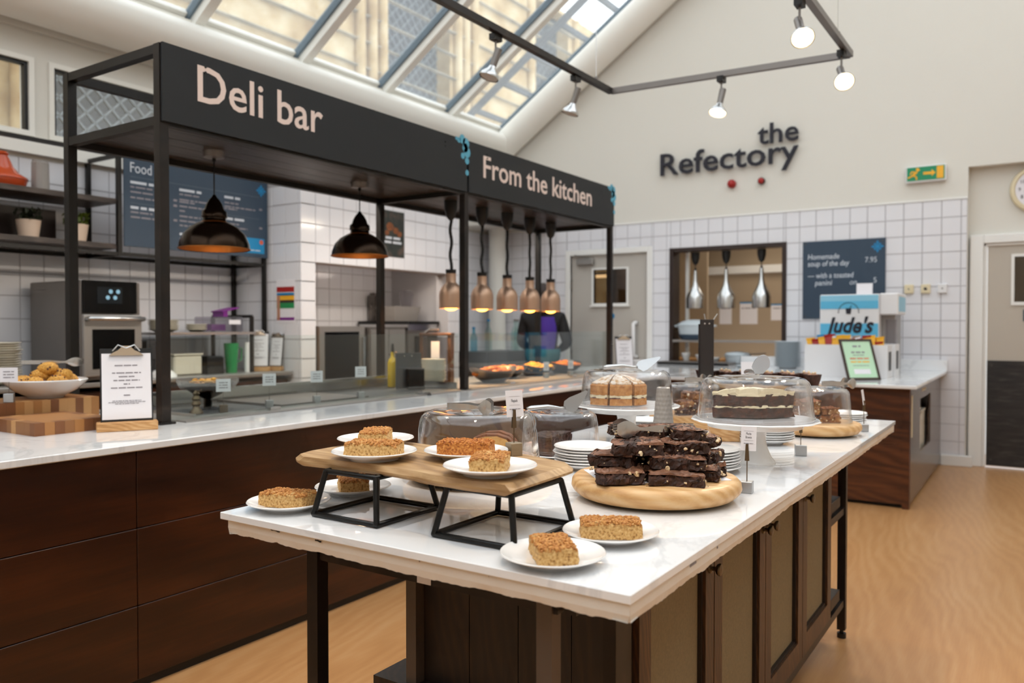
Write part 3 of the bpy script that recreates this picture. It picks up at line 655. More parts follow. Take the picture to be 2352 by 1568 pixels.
for i, y in enumerate((4.44,4.815,5.15,5.48,5.81)):
    heat_lamp('heat_lamp',(-3.45,y,1.425),Z0+.012-1.425,'copper',['copper heat lamp cut by the canopy post, first of the row','second copper heat lamp from the canopy post','third and middle copper heat lamp of the row of five','fourth copper heat lamp along the canopy','fifth copper heat lamp, nearest the grey door'][i],group='copper heat lamps under the canopy')
for i, x in enumerate((-3.205,-2.855,-2.472)):
    heat_lamp('hatch_lamp',(x,8.56,1.50),2.12-1.50,'steel',['left steel pendant in the hatch, above the casserole','middle steel pendant lamp in the serving hatch','right steel pendant lamp in the serving hatch'][i],on=False,slim=True,group='steel pendants in the hatch')
# track lighting
t = thing('lighting_track', 'grey ceiling track light rail hanging in an angular loop', 'track light', (-1.7,4.9,2.9))
tz = 2.9; TR_ = [(-2.49,-1.5),(-2.45,4.93),(-.945,5.04),(-1.01,-1.5)]
for a,b in zip(TR_,TR_[1:]): G().bar((*a,tz),(*b,tz),.036).obj('rail','steel_dark' if a[1] > 4.9 else 'worn_metal',t,world=True)
for x,y in ((-2.455,4.72),(-.955,4.75),(-2.47,2.5),(-.985,2.0)):
    G().cyl((x,y,tz),(x,y,4.9 if x < -2 else 6.2),.002,n=6).obj('suspension_wire','steel',t,world=True); G().cyl((x,y,tz+.01),(x,y,tz+.045),.012,n=8).obj('wire_grip','steel_dark',t,world=True)
def spot(x, y, aim, label, power=0):
    t = thing('track_spot', label, 'spotlight', (x,y,tz-.02), group='track spotlights')
    G().box(-.02,.02,-.035,.035,-.03,.004).obj('adaptor','black_metal',t); G().cyl((0,0,-.03),(0,0,-.12),.006,n=8).obj('stem','steel_dark',t)
    d = (Vector(aim)-Vector((x,y,tz-.15))).normalized(); q = Vector((0,0,-1)).rotation_difference(d).to_matrix().to_4x4(); M_ = Matrix.Translation((0,0,-.12)) @ q
    G().cyl((0,0,.05),(0,0,-.055),.021,.019,n=16).xf(M_).obj('lamp_holder','steel_dark',t,smooth=40)
    G().lathe([(.018,-.05),(.024,-.068),(.05,-.098),(.055,-.108),(.055,-.118)],24).xf(M_).obj('reflector','steel',t,smooth=50)
    G().cyl((0,0,-.112),(0,0,-.115),.05,n=24).xf(M_).obj('lens','lamp_glow' if power else 'lens_off',t)
    if not power: return
    l = bpy.data.lights.new('spot_light','SPOT'); l.energy = power; l.color = (1,.80,.58); l.spot_size = R(75); l.spot_blend = .8; l.shadow_soft_size = .05
    o = bpy.data.objects.new('spot_light',l); C.objects.link(o); o.parent = t
    o.matrix_local = Matrix.Translation((0,0,-.12)) @ Matrix.Translation(d*.13) @ d.to_track_quat('-Z','Y').to_matrix().to_4x4()
spot(-2.48,3.59,(-2.9,3.1,0.9),'unlit track spotlight over the Deli bar sign'); spot(-2.465,4.46,(-3.0,4.2,.9),'unlit track spotlight nearest the raking beam')
spot(-1.70,4.985,(-1.9,4.4,.9),'track spotlight above the wall lettering',45); spot(-.965,4.90,(-.2,3.0,.9),'glowing track spotlight at the right corner of the rail',55)
spot(-.985,4.02,(-.3,2.6,0.9),'bright track spotlight at the top edge of the photo',55)
spot(-2.49,2.2,(-2.3,1.4,0.0),'track spotlight above the counter, over the top edge',50); spot(-1.0,1.2,(-1.0,1.6,.9),'track spotlight over the cake table, above the frame',30)
# ================================================================== CAKE TABLE
T = .9; X0, X1, Y0, Y1_ = -1.468, -.502, 1.079, 3.702
t = thing('cake_table', 'white quartz topped cake table on a black steel frame with cupboards', 'table', (-1,2.4,0))
G().box(X0,X1,Y0,Y1_,T-.015,T).obj('tabletop','quartz',t,world=True,bevel=.0012)
def apron():
    """rough cast under-edge of the top: broken lower rim"""
    g = G(); rnd = random.Random(4)
    def run(p, q, nrm, n):
        p = Vector(p); q = Vector(q); nrm = Vector(nrm); top = []; mid = []; bot = []; inn = []
        for i in range(n+1):
            b = p.lerp(q, i/n); s_ = noise.noise(Vector((b.x*7,b.y*7,3)))*.004 + noise.noise(Vector((b.x*31,b.y*31,1)))*.0028 + noise.noise(Vector((b.x*95,b.y*95,5)))*.0018
            e = noise.noise(Vector((b.x*26,b.y*26,9)))*.002
            top.append(b+Vector((0,0,T-.0155))); mid.append(b+nrm*e*.5+Vector((0,0,T-.034))); bot.append(b-nrm*(.003+abs(e))+Vector((0,0,T-.047-s_))); inn.append(b-nrm*.03+Vector((0,0,T-.044)))
        n0 = len(g.v); g.v += [tuple(v) for L in (top,mid,bot,inn) for v in L]; m = n+1
        for r_ in range(3):
            for i in range(n): g.f.append((n0+r_*m+i, n0+(r_+1)*m+i, n0+(r_+1)*m+i+1, n0+r_*m+i+1))
    i_ = .012
    run((X0+i_,Y0+i_,0),(X1-.004,Y0+i_*.5,0),(0,-1,0),160); run((X1-.004,Y0+i_*.5,0),(X1-.004,Y1_-i_,0),(1,0,0),360)
    run((X0+i_,Y1_-i_,0),(X0+i_,Y0+i_,0),(-1,0,0),120); run((X1-.004,Y1_-i_,0),(X0+i_,Y1_-i_,0),(0,1,0),60); return g
apron().obj('cast_underedge','quartz_edge',t,world=True)
G().box(X0+.04,X1-.03,Y0+.03,Y1_-.04,T-.04,T-.0155).obj('sub_top','dark_oak',t,world=True)
lw = .032; fx0, fx1, fy0, fy1 = -1.315, -.70, 1.215, 3.52
for x, y in ((fx0,fy0),(fx1-.025,fy0),(fx0,fy1),(fx1+.025,fy1)):
    lg = G().bar((x,y,.035),(x,y,T-.04),lw); o = lg.obj('leg','raw_steel' if (x > -.8 and y < 2) else 'worn_metal',t,world=True)
    G().cyl((x,y,.0),(x,y,.02),.018,n=14).cyl((x,y,.02),(x,y,.04),.008,n=10).obj('levelling_foot','black',o,world=True)
for a,b in (((fx0,fy0),(fx1,fy0)),((fx0,fy1),(fx1,fy1)),((fx0,fy0),(fx0,fy1)),((fx1+.02,fy0),(fx1+.02,fy1))):
    G().bar((*a,T-.078),(*b,T-.078),lw*.7,.058).obj('top_rail','worn_metal',t,world=True)
    if a[1] != b[1]:
        for z in (.15,): G().bar((*a,z),(*b,z),lw,lw*.9).obj('low_rail','worn_metal',t,world=True)
G().bar((fx1+.02,3.25,.535),(fx1+.02,fy1,.535),.03,.028).obj('end_rail','worn_metal',t,world=True)
G().box(-1.02,-.985,fy0-lw*.35-.0016,fy0-lw*.35-.001,T-.106,T-.06).obj('tape_strip','paper',t,world=True)
for k,(a,b) in enumerate(((-1.3,-1.08),(-1.08,-.86),(-.86,-.68))):
    G().box(a+.002,b-.002,fy0+.02,fy1-.02,.165,.185).obj('shelf_board','dark_oak',t,world=True)
G().box(fx0-.005,-.67,1.395,1.51,.466-.025,.466).obj('step_shelf','dark_oak',t,world=True)
G().box(-.93,-.68,3.26,3.5,.545,.57).obj('end_shelf','dark_oak',t,world=True); G().box(-.72,-.665,3.26,3.42,.571,.61).obj('end_block','dark_oak',t,world=True); G().box(-.72,-.665,3.26,3.42,.187,.23).obj('end_block','dark_oak',t,world=True)
for a,b,z in ((-1.335,-1.285,.0175),(-1.205,-1.165,.020),(-.93,-.915,.017),(-.80,-.765,.019)):      # chipped seam of the front edge
    n_ = 7; G().add([(a+(b-a)*i/n_, Y0+.0075+.0055*(1-(i/n_)), T-z+(.0012 if i%2 else 0)) for i in range(n_+1)]+[(a+(b-a)*i/n_, Y0+.0075+.0055*(1-(i/n_)), T-z-.0022-(.0012 if i%3 == 0 else 0)) for i in range(n_+1)],[(i,i+1,n_+2+i,n_+1+i) for i in range(n_)]).obj('edge_chip','black',t,world=True)
for a,b in ((1.33,1.36),(1.47,1.475)): G().box(X1-.0035,X1-.0028,a,b,T-.022,T-.018).obj('edge_mark','ink_soft',t,world=True)
# cupboard unit under the top
u = thing('cupboard_unit', 'dark oak cupboard unit with woven panel doors under the cake table', 'cupboard', (-.95,2.3,.186))
for k in range(4):
    a = -1.2+.132*k; G().box(a+.001,a+.131,1.44,1.458,.186,T-.08).obj('end_board','dark_oak',u,world=True)
G().box(-1.22,-1.2,1.44,3.24,.186,T-.08).obj('back_board','dark_oak',u,world=True); G().box(-1.2,-.69,3.22,3.24,.186,T-.08).obj('end_board','dark_oak',u,world=True)
G().box(-.695,-.668,1.37,1.44,.186,T-.08).obj('corner_post','worn_metal',u,world=True); G().box(-1.2,-.69,1.46,3.22,T-.1,T-.085).obj('lid','dark_oak',u,world=True); G().box(-1.2,-.69,1.46,3.22,.187,.2).obj('bottom','dark_oak',u,world=True)
dy = [1.458,1.902,2.346,2.79,3.234]
for k in range(4):
    a, b = dy[k]+.002, dy[k+1]-.002; s_ = .058; zb, zt = .17, T-.075
    d = G().box(-.688,-.66,a,a+s_,zb,zt).obj('door','stile_oak',u,world=True)
    G().box(-.688,-.66,b-s_,b,zb,zt).obj('stile','stile_oak',d,world=True,bevel=.001)
    G().box(-.688,-.66,a+s_,b-s_,zb,zb+.07).obj('bottom_rail','stile_oak',d,world=True); G().box(-.688,-.66,a+s_,b-s_,zt-.06,zt).obj('top_rail','stile_oak',d,world=True)
    G().box(-.684,-.678,a+s_,b-s_,zb+.07,zt-.06).obj('woven_panel','weave',d,world=True)
    g = G()
    for q in ((a+s_,a+s_+.008,zb+.07,zt-.06),(b-s_-.008,b-s_,zb+.07,zt-.06),(a+s_,b-s_,zb+.07,zb+.078)): g.box(-.68,-.668,*q)
    g.obj('bead','dark_oak',d,world=True)
    ky = (b-.03) if k < 2 else (a+.03); kz = .713
    kn = G().lathe([(.0,.0),(.013,.0),(.012,.004),(.0055,.006),(.0055,.014),(.012,.018),(.0155,.024),(.014,.028),(0,.03)],18).xf(Matrix.Rotation(R(90),4,'Y')).move(-.66,ky,kz); kn.obj('knob','antique',d,world=True,smooth=50)
G().bar((-1.215,1.425,.186),(-1.215,1.425,T-.08),.03).obj('corner_post','raw_steel',u,world=True)
# ================================================================== THINGS ON THE TABLE
VA = R(33.4728)                                   # angle of the picture's left-to-right direction in plan
PLATE_R = .0905
def plate_mesh(r=PLATE_R, h=.018, name='plate', mat='porcelain'):
    f = r*.58
    g = G().lathe([(0,.004),(f*.9,.004),(f*.96,.0),(f,.0),(f*1.04,.004),(r*.8,h*.55),(r*.985,h*.93),(r,h),(r*.985,h+.0018),(r*.9,h*.85),(r*.68,h*.55),(f*1.03,.0085),(f*.95,.0068),(0,.0068)],48)
    return g.mesh(name, mat, smooth=60)
PM = plate_mesh()
def plate(x, y, z, label, group='single flapjack plates'):
    o = bpy.data.objects.new('plate', PM); C.objects.link(o); o.location = (x,y,z); return tag(o, label, 'plate', group)
def crumb_block(L, W, H, seed, step=.0040, rough=.0013, topamp=.0022, warp=0):
    """irregular crumbly oblong: closed grid box pushed about by noise"""
    nx, ny, nzz = max(4,int(L/step)), max(4,int(W/step)), max(3,int(H/step)); idx = {}; g = G(); so = Vector((seed*3.1,seed*1.7,seed))
    def vid(i,j,k):
        if (i,j,k) not in idx:
            x, y, z = -L/2+L*i/nx, -W/2+W*j/ny, H*k/nzz; p = Vector((x,y,z))
            ex = (abs(i/nx-.5)*2)**6; ey = (abs(j/ny-.5)*2)**6
            n1 = noise.noise_vector(p*120+so); n2 = noise.noise_vector(p*340+so)
            d = n1*rough*1.5 + n2*rough
            if warp: w_ = noise.noise_vector(p*22+so); d += Vector((w_.x,w_.y,w_.z*.8 if k else 0))*warp
            if k == nzz:
                d.z += noise.noise(p*190+so)*topamp*2 + noise.noise(p*60+so)*topamp*1.2 - (ex+ey)*.003
            if k == 0: d.z = max(0, d.z*.2)
            lean = 1 - .03*(k/nzz)
            x *= lean; y *= lean
            idx[(i,j,k)] = len(g.v); g.v.append((x+d.x, y+d.y, max(0,z+d.z)))
        return idx[(i,j,k)]
    for i in range(nx):
        for j in range(ny):
            for k, fl in ((0,1),(nzz,0)):
                q = (vid(i,j,k),vid(i+1,j,k),vid(i+1,j+1,k),vid(i,j+1,k)); g.f.append(q[::-1] if fl else q)
    for i in range(nx):
        for k in range(nzz):
            for j, fl in ((0,0),(ny,1)):
                q = (vid(i,j,k),vid(i+1,j,k),vid(i+1,j,k+1),vid(i,j,k+1)); g.f.append(q[::-1] if fl else q)
    for j in range(ny):
        for k in range(nzz):
            for i, fl in ((0,1),(nx,0)):
                q = (vid(i,j,k),vid(i,j+1,k),vid(i,j+1,k+1),vid(i,j,k+1)); g.f.append(q[::-1] if fl else q)
    return g
def crumbs(L, W, z, n, seed, r=.0032, zj=.004):
    rnd = random.Random(seed); g = G()
    for i in range(n):
        x, y = (rnd.random()-.5)*L*.97, (rnd.random()-.5)*W*.97; q = r*(.5+rnd.random()*.8)
        zz = z + noise.noise(Vector((x*60,y*60,seed)))*.0025 + (rnd.random()-.5)*zj*.5 - ((abs(x)/L*2)**6+(abs(y)/W*2)**6)*.003
        g.ball((x,y,zz), q, 5, 3, sz=.6+rnd.random()*.5, jit=.7, seed=seed*1000+i)
    return g
def flapjack(x, y, z, rz, label, L=.118, W=.074, H=.036, seed=1, dark=False):
    t = thing('flapjack', label, 'flapjack', (x,y,z), rz, 'flapjacks on plates')
    crumb_block(L,W,H*.82,seed).obj('oat_base','flap_dark' if dark else 'flap_base',t)
    b = crumbs(L,W,H*.82,620,seed); b.obj('crumble_topping','flap_dark' if dark else 'flap_top',t)
    return t
SP = [(-.684,1.160,T,R(132),'flapjack pointing away on the plate nearest the table corner','white plate nearest the table corner'),
      (-.668,1.346,T,R(31),'long flapjack on the plate in front of the brownie board','white plate in front of the brownie board'),
      (-1.372,1.186,T,R(14),'flapjack on the plate at the left end of the table','white plate at the left end of the table'),
      (-1.371,1.381,T,R(140),'flapjack on the plate behind the left wire frame','white plate behind the left wire frame')]
BZ = 1.018
SP += [(-1.178,1.25,BZ,R(24),'long flapjack at the front left of the wooden riser','white plate at the front left of the wooden riser'),
       (-1.31,1.395,BZ,R(124),'flapjack at the back left of the wooden riser','white plate at the back left of the wooden riser'),
       (-1.02,1.365,BZ,R(24),'darker flapjack beside the Flapjack card','white plate beside the Flapjack card'),
       (-.872,1.243,BZ,R(117),'flapjack at the front right corner of the wooden riser','white plate at the front right corner of the wooden riser')]
for i,(x,y,z,rz,a,b) in enumerate(SP):
    plate(x,y,z,b); flapjack(x,y,z+.0072,rz,a,seed=i+2,dark=(i == 6),L=.114 if i not in (0,3,5,7) else .104,W=.066,H=.036)
# wooden riser on two wire frames
t = thing('wooden_riser', 'live edge wooden riser board on two black wire frames', 'riser', (-1.07,1.28,T))
out = []; N = 60
for i in range(N+1):       # front live edge
    u = i/N; out.append((-1.375+.60*u, 1.178+.012*math.sin(u*5)+.006*noise.noise(Vector((u*9,0,2))) + (.03*(1-u/.06) if u < .06 else 0)))
out += [(-.778,1.20),(-.782,1.405),(-.795,1.43)]
for i in range(20): u = i/19; out.append((-.81-.48*u, 1.445+.035*min(1,u*3)+.006*math.sin(u*7)))
out += [(-1.375,1.44),(-1.39,1.32),(-1.388,1.25)]
def riser_geo(out, z0, z1, inset=.010):
    g = G(); cx = sum(p[0] for p in out)/len(out); cy = sum(p[1] for p in out)/len(out); n = len(out)
    def ins(p): 
        d = Vector((cx-p[0], cy-p[1])); d.normalize(); return (p[0]+d.x*inset*1.4, p[1]+d.y*inset)
    top = [ins(p) for p in out]; g.v = [(*p,z0) for p in top]+[(*p,z0+.006) for p in out]+[(*p,z1-.010) for p in out]+[(*p,z1) for p in top]
    for r_ in range(3):
        for i in range(n): j = (i+1)%n; g.f.append((r_*n+i,r_*n+j,(r_+1)*n+j,(r_+1)*n+i))
    g.f += [tuple(range(n-1,-1,-1)), tuple(range(3*n,4*n))]; return g
riser_geo(out, BZ-.020, BZ).obj('board','mango_wood',t,world=True)
for xa,xb,ya,yb in ((-1.266,-1.088,1.16,1.352),(-.952,-.770,1.172,1.385)):
    ww = .0062; z0 = T+.0065; z1 = BZ-.0225; i_ = .018
    A = [(xa,ya,z0),(xb,ya,z0),(xb,yb,z0),(xa,yb,z0)]; B = [(xa+i_,ya+i_,z1),(xb-i_,ya+i_,z1),(xb-i_,yb-i_,z1),(xa+i_,yb-i_,z1)]
    f = G().tube(A,ww,8,closed=True).obj('wire_frame','wire_black',t,world=True,smooth=60)
    for a,b in zip(A,B): G().tube([a,b],ww,8).obj('wire_leg','wire_black',f,world=True,smooth=60)
    G().tube(B,ww*.9,8,closed=True).obj('top_wire','wire_black',f,world=True,smooth=60)
# card holders
def card_holder(x, y, z, hgt, rz, label, lines, cube='alu', cw=.042, ch=.058, tilt=8, card=True, crot=None, size=.028):
    t = thing('card_holder', label, 'card holder', (x,y,z), rz)
    G().cbox(0,0,size*.5,size,size,size).obj('cube_base',cube,t,bevel=.001)
    G().cyl((0,0,size*.9),(0,0,hgt),.0012,n=8).obj('wire','antique',t)
    G().prism([(-.005,hgt-.028),(.005,hgt-.028),(.003,hgt+.012),(-.003,hgt+.012)],-.003,-.001,'y').prism([(-.005,hgt-.028),(.005,hgt-.028),(.003,hgt+.012),(-.003,hgt+.012)],.001,.003,'y').obj('clip','antique',t)
    if card:
        M_ = Matrix.Translation((0,0,hgt)) @ Matrix.Rotation(crot or 0,4,'Z') @ Matrix.Rotation(R(-tilt),4,'X')
        c = G().box(-cw*.42,cw*.58,-.0004,.0004,-.004,ch-.004).xf(M_).obj('card','paper',t)
        for kind, s_, w_, zz in lines:
            o_ = M_ @ Matrix.Translation((cw*.08,-.0006,zz)) @ AX['y']
            if kind == 't': text('lettering',s_,.009,'ink',c,None,mx=o_,width=w_,align='C',world=False,extrude=.0001)
            elif kind == 'l': G().box(-w_/2,w_/2,0,.0004,0,.0002).xf(o_).obj('rule','ink_soft',c)
            else: scribble(c,None,'y',w_,.0022,mx=M_ @ Matrix.Translation((cw*.08-w_/2,-.0006,zz)) @ AX['y'],world=False,seed=3,mat='ink_soft')
    return t
L1 = [('l','',.026,.0405),('t','Flapjack',.0155,.0285),('l','',.026,.0215),('s','',.027,.0125)]
card_holder(-.955,1.452,BZ,.088,R(62),'white Flapjack name card in a small metal cube holder',L1,cube='taupe_metal')
L2 = [('l','',.022,.043),('t','Mocha',.012,.034),('t','Brownie',.014,.0255),('l','',.022,.0205),('s','',.022,.013)]
card_holder(-.582,1.905,T,.105,R(8),'white Mocha Brownie name card on a silver cube beside the brownies',L2,cw=.036)
card_holder(-.612,2.548,T,.098,R(20),'silver cube card holder under the rim of the tall cake stand',[('l','',.02,.04)],cw=.036,crot=R(80),size=.033)
card_holder(-.552,3.262,T,.105,R(30),'silver cube card holder at the far right corner of the table',[('l','',.02,.04)],cw=.036,crot=R(58))
card_holder(-1.05,3.43,T,.195,R(30),'blank white card held above the far chocolate tray',[],cw=.06,ch=.055,cube='oak_block')
# round boards
def round_board(x, y, r, h, label):
    t = thing('round_board', label, 'board', (x,y,T), R(20))
    G().lathe([(0,.006),(r*.84,.006),(r*.92,.009),(r*.98,.02),(r,.0+h*.55),(r*.99,h*.82),(r*.955,h*.965),(r*.92,h),(0,h)],72).obj('board','pale_beech',t,smooth=45)
    G().cyl((0,0,0),(0,0,.006),r*.72,n=40).obj('turntable_foot','black',t)
    return t
round_board(-.749,1.744,.197,.050,'thick round pale wood board carrying the brownie pile')
round_board(-1.232,1.70,.197,.042,'round pale wood board under the loaf cake dome')
round_board(-.690,3.095,.160,.046,'round pale wood board at the far right of the table')
# acrylic domes
def dome(x, y, z, r, h, label):
    t = thing('cake_dome', label, 'cake dome', (x,y,z))
    pr = [(r,0),(r*.995,.004),(r*.975,h*.3),(r*.955,h*.6),(r*.925,h*.82),(r*.90,h*.90),(r*.85,h*.965),(r*.77,h*1.0),(r*.70,h*.992),(r*.6,h*.975),(r*.3,h*.97),(r*.28,h*.99),(.0,h*.995)]
    G().lathe(pr,72).obj('shell','acrylic',t,smooth=True)
    G().lathe([(max(a-.004,0),b-.003 if i else 0) for i,(a,b) in enumerate(pr)],72).obj('inner_wall','acrylic',t,smooth=True)
    G().lathe([(r*1.0,0),(r*1.012,.002),(r*1.012,.007),(r*.998,.009)],72).obj('rim','acrylic',t,smooth=True)
    return t
dome(-1.232,1.70,T+.043,.165,.135,'clear acrylic dome over the loaf cake, behind the riser')
dome(-1.228,2.128,T+.020,.122,.118,'clear dome over dark chocolate cake, between loaf and sponge')
dome(-1.186,2.512,1.031,.160,.118,'clear dome over the sugar dusted sponge on its stand')
dome(-.692,2.338,1.031,.166,.120,'large clear dome over the cream topped chocolate cake')
dome(-1.161,3.068,.948,.120,.122,'clear dome over brownies on a wood slab, behind the grey vase')
dome(-.690,3.095,T+.047,.126,.125,'clear dome over caramel slices at the far right')
# cake stands
def cake_stand(x, y, label):
    t = thing('cake_stand', label, 'cake stand', (x,y,T)); h = .128
    pr = [(0,.012),(.05,.012),(.056,.0),(.059,.0),(.057,.008),(.047,.02),(.036,.045),(.031,.07),(.033,.09),(.044,.104),(.0,.104)]
    G().lathe(pr,40).obj('foot','porcelain',t,smooth=50)
    wob = lambda a, k: .012*math.sin(a*16)*(1 if k in (4,5,6) else 0)
    G().lathe([(0,.102),(.11,.104),(.135,.107),(.138,.118),(.176,.124),(.182,.127),(.178,.130),(.16,.1285),(0,.1285)],96,wob=wob).obj('plate','porcelain',t,smooth=40); return t
cake_stand(-.692,2.338,'white scalloped cake stand under the cream topped chocolate cake'); cake_stand(-1.186,2.512,'white scalloped cake stand under the sugar dusted sponge')
# plate under dome 2
def side_plate(x,y,z,r,label):
    o = bpy.data.objects.new('plate', plate_mesh(r,.016)); C.objects.link(o); o.location = (x,y,z); tag(o,label,'plate')
side_plate(-1.228,2.128,T,.135,'flat white plate under the dark chocolate cake dome')
def pie(r, a0, a1, z0, z1, seed=0, amp=.002, dome_=0, nr=12, na=18, nzz=6, freq=70, edge=0):
    """crumbly cake sector: bottom, top, outer crust and two cut faces as one closed skin"""
    idx = {}; g = G(); so = Vector((seed*2.3,seed*1.1,seed*.7))
    def vid(i,j,k):
        if i == 0: j = 0
        key = (i,j,k)
        if key not in idx:
            q = r*i/nr; a = a0+(a1-a0)*j/na; z = z0+(z1-z0)*k/nzz; p = Vector((q*math.cos(a),q*math.sin(a),z)); d = noise.noise_vector(p*freq+so)*amp+noise.noise_vector(p*freq*2.7+so)*amp*.6
            if k == nzz: d.z += dome_*(1-(i/nr)**2)-edge*(i/nr)**10
            if k == 0: d.z = 0
            idx[key] = len(g.v); g.v.append(tuple(p+d))
        return idx[key]
    for i in range(nr):
        for j in range(na):
            for k in (0,nzz):
                q = [vid(i,j,k),vid(i+1,j,k),vid(i+1,j+1,k),vid(i,j+1,k)]; q = list(dict.fromkeys(q)); g.f.append(tuple(q if k else q[::-1]))
    for k in range(nzz):
        for j in range(na): g.f.append((vid(nr,j,k),vid(nr,j+1,k),vid(nr,j+1,k+1),vid(nr,j,k+1)))
        for i in range(nr):
            for j in (0,na): q = (vid(i,j,k),vid(i+1,j,k),vid(i+1,j,k+1),vid(i,j,k+1)); g.f.append(q if j == 0 else q[::-1])
    return g
# sponge with three slices, crust towards the viewer
t = thing('sponge_cake', 'cut sponge cake with cream filling and sugar dusted top', 'cake', (-1.232,2.528,1.0318)); vd = math.atan2(-.834,.5515)
for k,(a,b) in enumerate(((-62,-23),(-20,21),(25,60))):
    a0, a1 = vd+R(a), vd+R(b); mid = (a0+a1)/2; off = Vector((math.cos(mid),math.sin(mid),0))*.0035
    s_ = pie(.108,a0,a1,0,.024,seed=k,amp=.001).move(*off).obj('slice','sponge',t)
    pie(.109,a0,a1,.024,.034,seed=k+9,amp=.0035,freq=60).move(*off).obj('cream_layer','cream',s_); pie(.1085,a0,a1,.023,.027,seed=k+5,amp=.002).move(*off).obj('jam_layer','jam',s_)
    pie(.108,a0,a1,.034,.072,seed=k+3,amp=.001,dome_=.026,edge=.006).move(*off).obj('top_sponge','sponge',s_); pie(.102,a0,a1,.0705,.0742,seed=k+3,amp=.001,dome_=.0265).move(*off).obj('sugar_dusting','sugar',s_)
# chocolate cake, half gone, cut face to the viewer
t = thing('chocolate_layer_cake', 'cut chocolate layer cake with white icing on top', 'cake', (-.680,2.325,1.0318)); a0, a1 = VA+R(18), VA+R(163)
pie(.128,a0,a1,0,.030,seed=2,amp=.006,freq=40).obj('bottom_sponge','choc_cake',t); pie(.1215,a0,a1,.0285,.0345,seed=4,amp=.006).obj('cream_layer','cream',t)
pie(.127,a0,a1,.033,.066,seed=5,amp=.007,freq=38).obj('top_sponge','choc_cake',t); pie(.126,a0,a1,.063,.075,seed=7,amp=.005,freq=50,dome_=.012,edge=.008).obj('icing','cream',t)
# loaf cake slices under the first dome
def loaf(x, y, z, rz, label, thick):
    t = thing('loaf_slice', label, 'cake', (x,y,z), rz, 'loaf cake slices')
    pr = [(-.06,0),(.06,0),(.068,.03),(.064,.05),(.048,.066),(.02,.075),(-.015,.073),(-.045,.064),(-.062,.048),(-.067,.028)]
    g = G(); rnd = random.Random(int(thick*1e4)); g.prism([(a+(rnd.random()-.5)*.003,b+(rnd.random()-.5)*.003*(b > 0)) for a,b in pr],-thick/2,thick/2,'y'); g.obj('crust','loaf_crust',t)
    G().prism([(a*.88,b*.86+.005) for a,b in pr],-thick/2-.0012,thick/2+.0012,'y').obj('crumb','loaf_crumb',t)
loaf(-1.20,1.715,T+.0432,VA-.15,'front slice of golden loaf cake under the left dome',.03); loaf(-1.222,1.758,T+.0432,VA-.25,'golden loaf slice standing behind the front slice',.026)
t = thing('loaf_cake', 'dark topped end of the loaf lying under the left dome', 'cake', (-1.25,1.635,T+.0432), VA-.3)
g = G().prism([(-.055,0),(.055,0),(.052,.02),(.035,.036),(0,.042),(-.035,.036),(-.053,.02)],-.028,.028,'y'); g.obj('crust','loaf_crust',t,bevel=.006,smooth=True)
# dark cake and brownies under domes
def dark_cake(x,y,z,label):
    t = thing('chocolate_fudge_cake', label, 'cake', (x,y,z)); a0, a1 = VA+R(60), VA+R(250)
    pie(.085,a0,a1,0,.05,seed=1,amp=.004).obj('sponge','choc_cake',t); pie(.088,a0,a1,.05,.058,seed=3,amp=.004).obj('fudge_icing','brownie_cut',t)
dark_cake(-1.235,2.135,T+.0075,'dark chocolate fudge cake under the second dome')
def slab_piece(x, y, z, rz, label, L, W, H, seed, mat, top, cat='brownie', group='brownies', chips=26, name='brownie', crack=.0022):
    t = thing(name, label, cat, (x,y,z), rz, group)
    crumb_block(L,W,H*.88,seed,step=.0055,rough=.0032,topamp=.001,warp=.013).obj('crumb',mat,t)
    g = crumb_block(L*1.0,W*1.0,H*.16,seed,step=.0055,rough=.0015,topamp=crack,warp=.013); g.move(0,0,H*.84); g.obj('crust',top,t)
    rr = random.Random(seed+7); t.rotation_euler = (R(rr.uniform(-5,5)),R(rr.uniform(-4,4)),rz)
    if chips:
        rnd = random.Random(seed); g = G()
        for i in range(chips):
            s_ = rnd.random(); z_ = H*(.08+rnd.random()*.7); q = .0016+rnd.random()**2*.0046
            if s_ < .36: p = ((rnd.random()-.5)*L*.9,-W/2*.99,z_)
            elif s_ < .6: p = (L/2*.985,(rnd.random()-.5)*W*.9,z_)
            elif s_ < .8: p = (-L/2*.985,(rnd.random()-.5)*W*.9,z_)
            else: p = ((rnd.random()-.5)*L*.9,W/2*.99,z_)
            g.ball(p,q,6,4,sz=.6+rnd.random()*.6,jit=.9,seed=seed*77+i)
        g.obj('chocolate_chips','choc_chip',t,kind='stuff')
    return t
U = Vector((math.cos(VA),math.sin(VA),0)); V = Vector((-math.sin(VA),math.cos(VA),0)); BC = Vector((-.749,1.744,0))
ZB = T+.0510; HH = .0285
g = G().box(-.15,.15,-.09,.095,0,.0006); g.rotz(VA+R(9)); g.move(BC.x+.0,BC.y,ZB-.0008); tag(g.obj('greaseproof_paper','paper'),'sheet of white paper under the brownie pile','paper')
